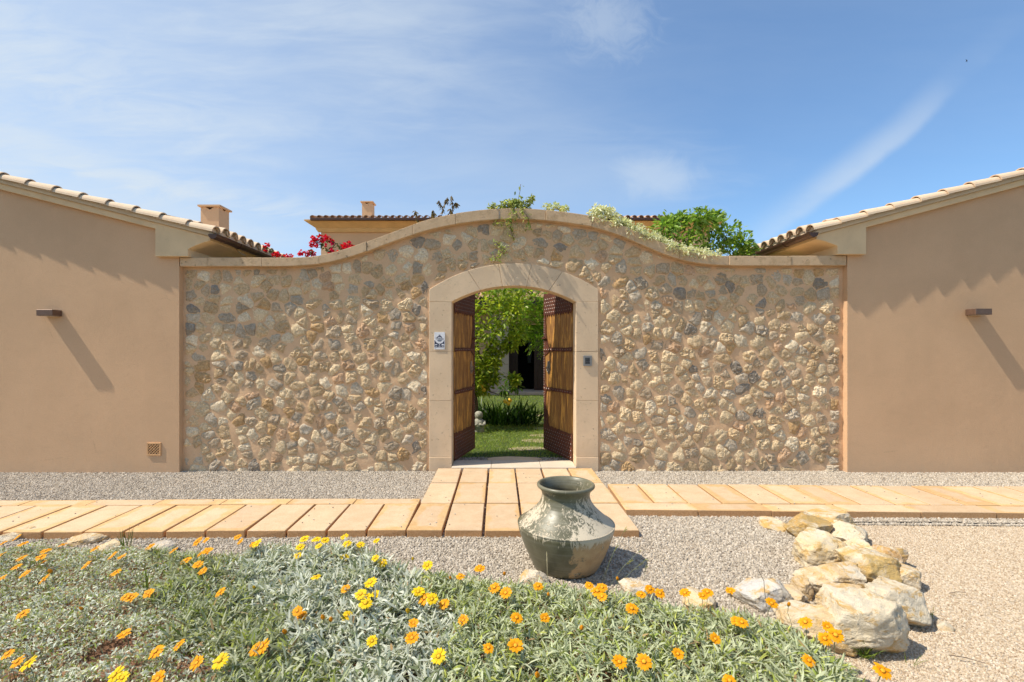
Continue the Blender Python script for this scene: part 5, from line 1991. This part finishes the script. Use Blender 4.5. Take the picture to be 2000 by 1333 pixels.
rock('long sloping tan slab rock beside the flower bed edge', 1602, 1224, 150, 92, TA, 14, .68, .62, -.5)
rock('small tan rock between the white boulder and the long slab', 1549, 1166, 54, 38, TA, 15, .7)
rock('small upright tan rock left of the tan ridge', 1566, 1150, 36, 40, TA, 16, .9)
G2 = 'pale rocks scattered at the edge of the flower bed'
rock('smooth grey white boulder standing alone beside the flower bed', 1488, 1162, 104, 66, (.60, .57, .53), 17, .75, .8, 0, G2)
rock('small pinkish white rock at the shadow of the pot', 1243, 1158, 70, 42, (.62, .55, .48), 18, .75, .8, 0, G2)
rock('low pale rock half buried in the bed left of the pot', 1040, 1132, 60, 34, (.58, .50, .42), 19, .7, .8, 0, G2)
rock('low cream rock at the bed edge below orange flowers', 1372, 1176, 74, 30, CR, 20, .7, .8, 0, G2)
rock('pale rock with a dark chipped top lying over the paving, far left', 36, 1042, 60, 26, TA, 21, .6, .8, 0, G2, 4)
rock('flat tan rock with a dark top edge against the left paving', 172, 1054, 62, 22, TA, 22, .6, .8, 0, G2)
rock('pale rock beside the tall weed at the left bed edge', 215, 1066, 44, 24, CR, 23, .6, .8, 0, G2)
rock('grey rounded rock at the gravel edge above the left flowers', 308, 1074, 54, 26, (.45, .41, .37), 24, .6, .8, 0, G2)
rock('pale rounded rock between the green and silver foliage', 495, 1100, 46, 50, CR, 25, .8, .9, 0, G2)
rock('brown stone half buried in red earth among the low grey foliage', 196, 1242, 70, 50, (.34, .22, .15), 26, .4, .9, 0, G2)
rock('small flat tan pebble alone on the driveway gravel', 1848, 1223, 28, 15, TA, 27, .6, .8, 0, G2, 3)

# ------------------------------------------------------------------ flower bed
EDGE = [(-700, 1060), (-60, 1060), (250, 1064), (470, 1080), (505, 1066), (600, 1058), (700, 1061), (745, 1090), (800, 1106), (880, 1117), (1010, 1127), (1150, 1137), (1250, 1158), (1430, 1182), (1520, 1203), (1600, 1238), (1660, 1280), (1705, 1326), (1745, 1396), (1790, 1516)]
HC = .12
edge_w = [G(x, y, HC) for x, y in EDGE]
ex_, ey_ = np.array([p[0] for p in edge_w]), np.array([p[1] for p in edge_w])
# polar description: back edge depth as a function of the bearing x/y
eb = ex_ / ey_


def back_edge(X, Y):
    return np.interp(X / np.maximum(Y, .2), eb, ey_)


def hill(X, Y):
    """height of the soil"""
    e = np.clip((back_edge(X, Y) - Y) / .35, 0, 1)
    return .065 * e * e * (3 - 2 * e)


def vnoise(X, Y, s, o=0.0):
    return np.array([mnoise.noise(Vector((x * s + o, y * s, o))) for x, y in zip(X, Y)])


# soil sheet
bm = bmesh.new()
gxs, gys = np.arange(-5.4, 2.3, .045), np.arange(.9, 3.85, .045)
grid = {}
for i, x in enumerate(gxs):
    for j, y in enumerate(gys):
        be = float(back_edge(np.array([x]), np.array([y]))[0])
        if y < be + .05 and y > .3 + abs(x) * .05:
            z = float(hill(np.array([x]), np.array([y]))[0]) + .022 * mnoise.noise(Vector((x * 4, y * 4, 3))) + .014 * mnoise.noise(Vector((x * 13, y * 13, 1))) + .016 * abs(mnoise.noise(Vector((x * 27, y * 27, 2)))) + .004
            if y > be - .06:
                z = -.03
            grid[i, j] = bm.verts.new((x, y, z))
for (i, j), v in list(grid.items()):
    if (i + 1, j) in grid and (i, j + 1) in grid and (i + 1, j + 1) in grid:
        bm.faces.new((v, grid[i + 1, j], grid[i + 1, j + 1], grid[i, j + 1]))
tag(obj('bed_soil', finish(bm, 'bed_soil', M['soil'], smooth=True)), kind='structure')


def bed_points(n, ymin=1.35, xmax=1.95):
    X = rng.uniform(-4.4, xmax, n * 4)
    Y = rng.uniform(ymin, 3.75, n * 4)
    ok = (Y < back_edge(X, Y)) & (np.abs(X) < Y * 1.15 + .35)
    return X[ok][:n], Y[ok][:n]


def px_of(X, Y, z):
    return CX + X / Y * F, CY + (EYE - z) / Y * F


def region(X, Y):
    """0 grey mat, 1 olive, 2 silver, 3 green"""
    x, y = px_of(X, Y, .12)
    nz = vnoise(X, Y, 2.6, 5.0) * 75 + vnoise(X, Y, 7.0, 9.0) * 30
    x = x + nz
    r = np.full(len(X), 3)
    b_sg = 790 + np.clip((y - 1100), 0, 240) * .50           # silver to green
    r[x < b_sg] = 2
    b_os = 490 + np.clip((y - 1160), 0, 200) * .85           # olive to silver
    r[x < b_os] = 1
    b_mo = 300 + np.clip((y - 1130), 0, 300) * .25
    r[x < b_mo] = 0
    return r


plants = {
    1: thing('olive_gazania', 'olive green gazania clump with orange flowers between grey mat and silver foliage', 'flower bed plant', (-1.55, 2.6, 0)),
    2: thing('silver_gazania', 'silver leaved gazania clump with mostly yellow flowers left of the pot', 'flower bed plant', (-.75, 2.6, 0)),
    3: thing('green_gazania', 'grey green gazania carpet with orange flowers in front of the pot', 'flower bed plant', (.5, 2.4, 0)),
    0: thing('grey_mat_gazania', 'low small leaved grey mat plant with orange flowers at the far left', 'flower bed plant', (-2.6, 2.7, 0)),
}
# rosettes
NR = 11500
X, Y = bed_points(NR)
reg = region(X, Y)
patchy = vnoise(X, Y, 1.7, 2.0)
pxx, pyy = px_of(X, Y, .1)
bare = ((reg == 1) & (patchy > .34) & (pyy > 1150)) | ((reg == 1) & (pyy > 1235) & (patchy > .34) & (pxx < 430))
keep = (reg != 0) & ~bare
X, Y, reg, patchy = X[keep], Y[keep], reg[keep], patchy[keep]
mound = vnoise(X, Y, 3.2, 7.0) * .05 + .012
edge_d = np.clip((back_edge(X, Y) - Y) / .18, 0.15, 1)
lift = rng.uniform(.01, .095, len(X)) * np.maximum(edge_d, .4)
Zb = hill(X, Y) + .012 + mound * edge_d + lift
NL = 9
for rid in (1, 2, 3):
    s_ = reg == rid
    nx = int(s_.sum())
    base = np.repeat(np.stack([X[s_], Y[s_], Zb[s_]], 1), NL, axis=0)
    n_ = len(base)
    az = rng.uniform(0, 2 * PI, n_)
    elv = rng.uniform(.15, 1.25, n_)
    dirs = np.stack([np.cos(az) * np.cos(elv), np.sin(az) * np.cos(elv), np.sin(elv)], 1)
    base = base + rng.normal(0, .010, (n_, 3)) * (1, 1, .5)
    hl = np.repeat(rng.uniform(.85, 1.15, nx), NL)
    if rid == 2:
        L, Wd = rng.uniform(.055, .105, n_) * hl, rng.uniform(.0085, .0145, n_)
        cc = jitter_cols(n_, (.50, .53, .44), (.70, .72, .61), .10)
        under = rng.random(n_) < .16
        cc[under] = jitter_cols(int(under.sum()), (.16, .21, .10), (.26, .30, .16), .15)
    elif rid == 3:
        L, Wd = rng.uniform(.045, .085, n_) * hl, rng.uniform(.0065, .011, n_)
        cc = jitter_cols(n_, (.38, .43, .25), (.60, .63, .42), .12)
        g_ = rng.random(n_) < .24
        cc[g_] = jitter_cols(int(g_.sum()), (.27, .35, .07), (.50, .52, .12), .15)
    else:
        L, Wd = rng.uniform(.05, .10, n_) * hl, rng.uniform(.007, .012, n_)
        cc = jitter_cols(n_, (.30, .34, .19), (.50, .52, .36), .14)
        g_ = rng.random(n_) < .25
        cc[g_] = jitter_cols(int(g_.sum()), (.22, .29, .05), (.42, .45, .10), .15)
    dead = rng.random(n_) < .025
    cc[dead] = jitter_cols(int(dead.sum()), (.30, .19, .08), (.42, .30, .15), .15)
    tag(leaf_obj('foliage', base, dirs, L, Wd, rng.uniform(.05, .55, n_), cc, M['soft'], plants[rid], roll=.5), kind='stuff')

# small-leaved mat
X, Y = bed_points(95000, 1.35, -.6)
reg = region(X, Y)
patchy = .8 * vnoise(X, Y, 3.4, 4.0) + .6 * vnoise(X, Y, 8.0, 1.0)
pxx, pyy = px_of(X, Y, .08)
keep = ((reg == 0) | ((reg == 1) & (rng.random(len(X)) < .35))) & ~((patchy > .27 + np.clip((1290 - pyy) / 260, 0, 1.2)) & (pyy > 1100))
X, Y, patchy = X[keep], Y[keep], patchy[keep]
n_ = len(X)
mz = hill(X, Y) + np.clip(.11 + vnoise(X, Y, 4.2, 6.0) * .065 + vnoise(X, Y, 11, 3.0) * .03, .012, .2) * rng.uniform(.45, 1.0, n_)
dirs = rng.normal(0, 1, (n_, 3)) + np.array((0, 0, .7))
cc = jitter_cols(n_, (.44, .48, .36), (.76, .78, .66), .18)
g_ = rng.random(n_) < .22
cc[g_] = jitter_cols(int(g_.sum()), (.24, .31, .06), (.42, .47, .13), .2)
g_ = rng.random(n_) < .11
cc[g_] = jitter_cols(int(g_.sum()), (.34, .18, .09), (.46, .30, .16), .2)
tag(leaf_obj('foliage', np.stack([X, Y, mz], 1), dirs, rng.uniform(.016, .036, n_), rng.uniform(.006, .011, n_), .3, cc, M['soft'], plants[0], RHOMB, .8), kind='stuff')


# gazania flowers
def flower_mesh(name, col_a, col_b, npet, seed, cup):
    rr = random.Random(seed)
    V, Q, C = [], [], []
    R = .037
    for k in range(npet):
        a = 2 * PI * k / npet + rr.uniform(-.05, .05)
        ln = R * rr.uniform(.88, 1.06)
        tilt = cup + rr.uniform(-.10, .10) + (.05 if k % 2 else 0)
        wd = 2 * PI * R / npet * rr.uniform(.95, 1.15)
        ca, sa = math.cos(a), math.sin(a)
        shade = rr.uniform(.88, 1.1)
        rows_ = [(.18, .28, col_b), (.245, .37, (.16, .06, .012)), (.285, .42, (.16, .06, .012)), (.305, .45, col_b), (.62, .92, col_a), (.84, .62, col_a), (1.0, .06, col_a)]
        o_ = len(V)
        for (t, wf, cl_) in rows_:
            r = ln * t
            z = r * math.tan(tilt) - .18 * r * t * t + .0008 * (k % 2)
            for sg in (-1, 1):
                x, y = r, sg * wd * wf / 2
                V.append((x * ca - y * sa, x * sa + y * ca, z))
                C.append([min(1, c * shade) for c in cl_])
        for i in range(len(rows_) - 1):
            b = o_ + i * 2
            Q.append((b, b + 1, b + 3, b + 2))
    return mesh(name, V, Q, M['petal'], np.array(C))


YEL, YEL2 = (.84, .60, .012), (.80, .50, .010)
ORA, ORA2 = (.82, .37, .006), (.80, .28, .005)
FL = {'y': [flower_mesh('flower', YEL, YEL2, n_, i, c_) for i, (n_, c_) in enumerate(((15, .12), (16, .05), (14, .22)))],
      'o': [flower_mesh('flower', ORA, ORA2, n_, 10 + i, c_) for i, (n_, c_) in enumerate(((13, .10), (14, .02), (12, .26)))]}


def disc_mesh(name, col):
    prof = [(.0085, .0012), (.0095, .003), (.0085, .006), (.005, .0078), (.0006, .0082)]
    return lathe(name, prof, plain(name + '_mat', col, .8, 0, .3, 300), 12)


DISC = {'y': disc_mesh('flower_disc', (.74, .42, .01)), 'o': disc_mesh('flower_disc', (.72, .34, .01))}


def bud_mesh(name, col):
    V, Q, C = [], [], []
    prof = [(.0, .003), (.008, .008), (.018, .0105), (.028, .009), (.036, .004), (.039, .0008)]
    for i, (z, r) in enumerate(prof):
        for k in range(8):
            a = 2 * PI * k / 8 + i * .2
            V.append((r * (1 + .15 * (k % 2)) * math.cos(a), r * (1 + .15 * (k % 2)) * math.sin(a), z - .012))
            C.append(col if i > 1 else (.20, .25, .10))
    for i in range(len(prof) - 1):
        for k in range(8):
            Q.append((i * 8 + k, i * 8 + (k + 1) % 8, (i + 1) * 8 + (k + 1) % 8, (i + 1) * 8 + k))
    return mesh(name, V, Q, M['petal'], np.array(C))


BUD = {'y': bud_mesh('flower_bud', (.62, .40, .02)), 'o': bud_mesh('flower_bud', (.70, .28, .01))}
FLOWERS = {
    'o': [(34, 1051), (45, 1062), (6, 1061), (122, 1064), (89, 1076), (185, 1072), (42, 1090), (80, 1088), (3, 1084), (32, 1107), (86, 1099), (50, 1122), (5, 1130), (86, 1131), (169, 1105), (221, 1086), (239, 1088), (226, 1118),
          (294, 1067), (339, 1075), (385, 1058), (403, 1056), (464, 1049), (469, 1058), (497, 1065), (406, 1077), (391, 1082), (363, 1095), (387, 1104), (396, 1117), (430, 1157), (291, 1160), (245, 1166), (44, 1199), (244, 1239),
          (349, 1260), (305, 1273), (15, 1278), (34, 1293), (500, 1268), (512, 1264), (309, 1327), (675, 1151), (830, 1169), (866, 1180), (581, 1194), (588, 1204), (808, 1218), (805, 1247), (899, 1126), (937, 1112), (966, 1148), (988, 1159),
          (905, 1212), (954, 1266), (1051, 1145), (1151, 1144), (1176, 1148), (1167, 1155), (1176, 1166), (1252, 1161), (1269, 1151), (1289, 1159), (1338, 1159), (1373, 1164), (1382, 1157), (1427, 1155), (1234, 1189), (1009, 1207), (1064, 1208),
          (1449, 1216), (1438, 1213), (1007, 1262), (1210, 1294), (1258, 1293), (1324, 1278), (1397, 1249), (1425, 1330), (1507, 1179), (1573, 1216), (1611, 1248), (1616, 1225), (1632, 1241), (1580, 1291), (1724, 1311), (258, 1168), (385, 1296)],
    'y': [(502, 1062), (594, 1053), (618, 1054), (635, 1055), (673, 1049), (678, 1062), (587, 1069), (622, 1067), (704, 1065), (735, 1056), (581, 1085), (673, 1089), (733, 1090), (747, 1100), (835, 1105), (617, 1127), (724, 1139), (705, 1161), (733, 1161),
          (717, 1165), (714, 1179), (817, 1157), (844, 1171), (678, 1203), (727, 1253), (857, 1283), (430, 1291), (224, 1320), (55, 1296), (240, 1325)]}
BUDS = {'y': [(650, 1076), (497, 1149), (806, 1093), (797, 1195)], 'o': [(985, 1122), (1206, 1132), (631, 1208), (646, 1212), (557, 1236), (1071, 1163), (880, 1130), (160, 1190), (100, 1118), (1050, 1320), (1135, 1228), (1540, 1182)]}
rid_of = lambda X_, Y_: int(region(np.array([X_]), np.array([Y_]))[0])


def put_flower(kind, x, y, bud=False):
    zf = random.uniform(.21, .255) if not bud else random.uniform(.19, .225)
    if y < 1110:
        zf = random.uniform(.20, .25)
    p = Vector(G(x, y, zf))
    plant = plants[rid_of(p.x, p.y)]
    far = min(1, max(0, (1320 - y) / 260))
    tl = .62 - .30 * far
    nv = Vector((-.28 * (x < 560) - .10 + random.gauss(0, .16), -tl + random.gauss(0, .14), 1.0)).normalized()
    me = BUD[kind] if bud else random.choice(FL[kind])
    o = obj('flower_bud' if bud else 'flower', me, plant, loc=p - plant.location)
    q = nv.to_track_quat('Z', 'Y')
    o.rotation_mode = 'QUATERNION'
    o.rotation_quaternion = q @ Matrix.Rotation(random.uniform(0, 6.28), 4, 'Z').to_quaternion()
    k = random.uniform(.74, 1.10)
    o.scale = (k, k, k)
    inv = o.rotation_quaternion.inverted()
    # stem down into the foliage
    foot = Vector((random.uniform(-.03, .03), random.uniform(-.01, .05), -(zf - .03)))
    pts = [inv @ v for v in (Vector((0, 0, 0)), Vector((0, 0, 0)) - nv * .03 + foot * .15, foot * .6, foot)]
    V_, Q_ = tube_data([tuple(v - inv @ nv * .001) for v in pts], [.0022, .0018, .0017, .0017], 4)
    obj('stem', mesh('stem', V_, Q_, M['stem']), o, local=True)
    if not bud:
        obj('flower_disc', DISC[kind], o, local=True)
    return o


for kd, lst in FLOWERS.items():
    for (x, y) in lst:
        put_flower(kd, x, y)
for kd, lst in BUDS.items():
    for (x, y) in lst:
        put_flower(kd, x, y, True)


# ------------------------------------------------------------------ weeds and grasses
def tuft(label, x, y, n, L, spread, ca, cb, wd=.005, bend=.3, cat='grass', z=0.0):
    p = G(x, y, z)
    o = thing('grass_tuft', label, cat, p)
    b = np.tile(p, (n, 1)) + rng.normal(0, .012, (n, 3)) * (1, 1, 0)
    leaf_obj('blades', b, np.stack([rng.normal(0, spread, n), rng.normal(0, spread, n), np.ones(n)], 1), rng.uniform(.5, 1, n) * L, wd, bend, jitter_cols(n, ca, cb, .15), M['grass'], o, ((0, .8), (.4, 1), (.75, .7), (1, .05)), 1)
    return o


GA, GB = (.10, .17, .02), (.25, .31, .06)
tuft('green grass tuft at the foot of the largest pale rock', 1690, 1283, 46, .14, .6, GA, GB)
tuft('small grass sprig on beige gravel right of the front rock', 1779, 1300, 7, .10, .5, GA, GB, .003)
tuft('short weed beside the overhanging white rock', 1818, 1208, 8, .10, .3, GA, GB, .003)
tuft('tall dark grass weed at the left bed edge by the paving', 248, 1090, 18, .34, .22, (.05, .09, .02), (.16, .22, .05), .006, .25)
tuft('tall green weed rising through the olive gazania', 290, 1190, 16, .36, .16, GA, GB, .009, .15, 'weed')
tuft('broad green blades among the silver leaves', 640, 1215, 12, .22, .25, GA, GB, .010, .2, 'weed')
tuft('green strap blades in the silver leaves at the front', 700, 1330, 9, .22, .5, (.05, .12, .02), (.16, .24, .05), .014, .4, 'weed')
tuft('green weed in the grey mat near the brown stone', 214, 1240, 9, .13, .5, GA, GB, .010, .3, 'weed')
tuft('grassy weed in front of the left silver foliage', 860, 1190, 20, .16, .35, GA, GB, .005, .3, 'weed')

# wild oat stalks leaning beside the pot
oat = thing('wild_oat', 'thin leaning wild oat stalks between the pot and its shadow', 'grass', G(1180, 1160, 0))
stks = [[(1175, 1150), (1190, 1100), (1215, 1045), (1220, 1035)], [(1185, 1155), (1215, 1110), (1250, 1075)], [(1195, 1155), (1232, 1118), (1258, 1095)], [(1170, 1150), (1195, 1085), (1208, 1060)], [(1250, 1160), (1258, 1130), (1262, 1100)]]
pp, dd = [], []
for s_ in stks:
    base = np.array(G(*s_[0], 0))
    pts = [tuple(base)]
    for (x, y) in s_[1:]:
        pts.append(P(x, y, base[1]))
    branches([(pts, .0012)], M['stem'], 'stalk', oat, 3)
    a, b = np.array(pts[-2]), np.array(pts[-1])
    for k in range(7):
        pp.append(a + (b - a) * random.uniform(.2, 1.1))
        dd.append((b - a) / np.linalg.norm(b - a) + np.array((.5, 0, -.5)) * random.random())
leaf_obj('spikelets', np.array(pp), np.array(dd), .034, .0048, .1, jitter_cols(len(pp), (.34, .36, .05), (.52, .48, .12), .15), M['grass'], oat)
ob = thing('oat_stalk', 'single pale oat stalk standing in front of the pot belly', 'grass', G(1068, 1170, 0))
b0 = G(1069, 1172, 0)
branches([([b0, P(1069, 1120, b0[1]), P(1068, 1085, b0[1])], .0016)], plain('pale_straw', (.42, .36, .22), .8), 'stalk', ob, 4)
leaf_obj('spikelets', np.array([P(1068, 1098, b0[1]), P(1068, 1088, b0[1])]), np.array([(.05, 0, 1), (-.05, 0, 1)]), .035, .007, 0, jitter_cols(2, (.5, .44, .28), (.6, .52, .34)), M['grass'], ob)
# dry stick stalk above the lone boulder
sk = [G(1497, 1186, .1)]
sk += [P(1493, 1150, sk[0][1]), P(1492, 1135, sk[0][1]), P(1480, 1112, sk[0][1])]
tag(obj('dry_stalk', mesh('dry_stalk', *tube_data(sk, .0018, 4), M['bark'])), 'thin dry dark stalk rising before the grey white boulder', 'stalk')
# twig litter on the driveway
for lb, (x, y, a, L) in {'short dark twig on the driveway gravel near the pebble': (1870, 1160, .1, .12), 'short bent twig on the driveway gravel at the lower edge': (1888, 1290, -.5, .14)}.items():
    p = G(x, y, 0)
    c_, s_ = math.cos(a) * L / 2, math.sin(a) * L / 2
    tag(obj('twig', mesh('twig', *tube_data([(p[0] - c_, p[1] - s_, .006), (p[0], p[1] + .006, .010), (p[0] + c_, p[1] + s_, .006)], .0022, 4), M['bark'])), lb, 'twig')

# ------------------------------------------------------------------ swift in the sky
bp = P(1888, 119, 40)
V = [(-.17, .02, .10), (0, 0, .02), (-.02, .03, .00), (.10, -.02, -.16), (.03, 0, .01), (.0, .02, -.02), (.16, .0, .02), (-.02, 0, -.10), (.03, .03, .03), (.02, -.03, .03), (-.01, .03, -.04), (-.01, -.03, -.04), (.06, 0, .07), (-.05, 0, -.10)]
bird = thing('bird', 'tiny dark swift flying high in the blue sky', 'bird', bp)
Vb, Qb = tube_data([(-.10, 0, -.09), (-.05, 0, -.05), (0, 0, 0), (.05, 0, .04), (.085, 0, .06)], [.004, .02, .03, .025, .006], 8)
obj('body', mesh('body', Vb, Qb, M['feather'], smooth=True), bird, local=True)
for tipv in ((-.15, -.05, .09), (.08, .05, -.14)):
    t = Vector(tipv)
    m_ = t * .55 + Vector((.02, 0, .02))
    Vw = [(.03, 0, .02), tuple(m_ + Vector((.015, 0, .012))), tuple(t), tuple(m_ - Vector((.02, 0, .02))), (-.02, 0, -.02), (.0, .012, .0)]
    obj('wing', mesh('wing', Vw, [(0, 1, 3, 4), (1, 2, 3), (0, 5, 1), (4, 3, 5), (5, 3, 1)], M['feather']), bird, local=True)
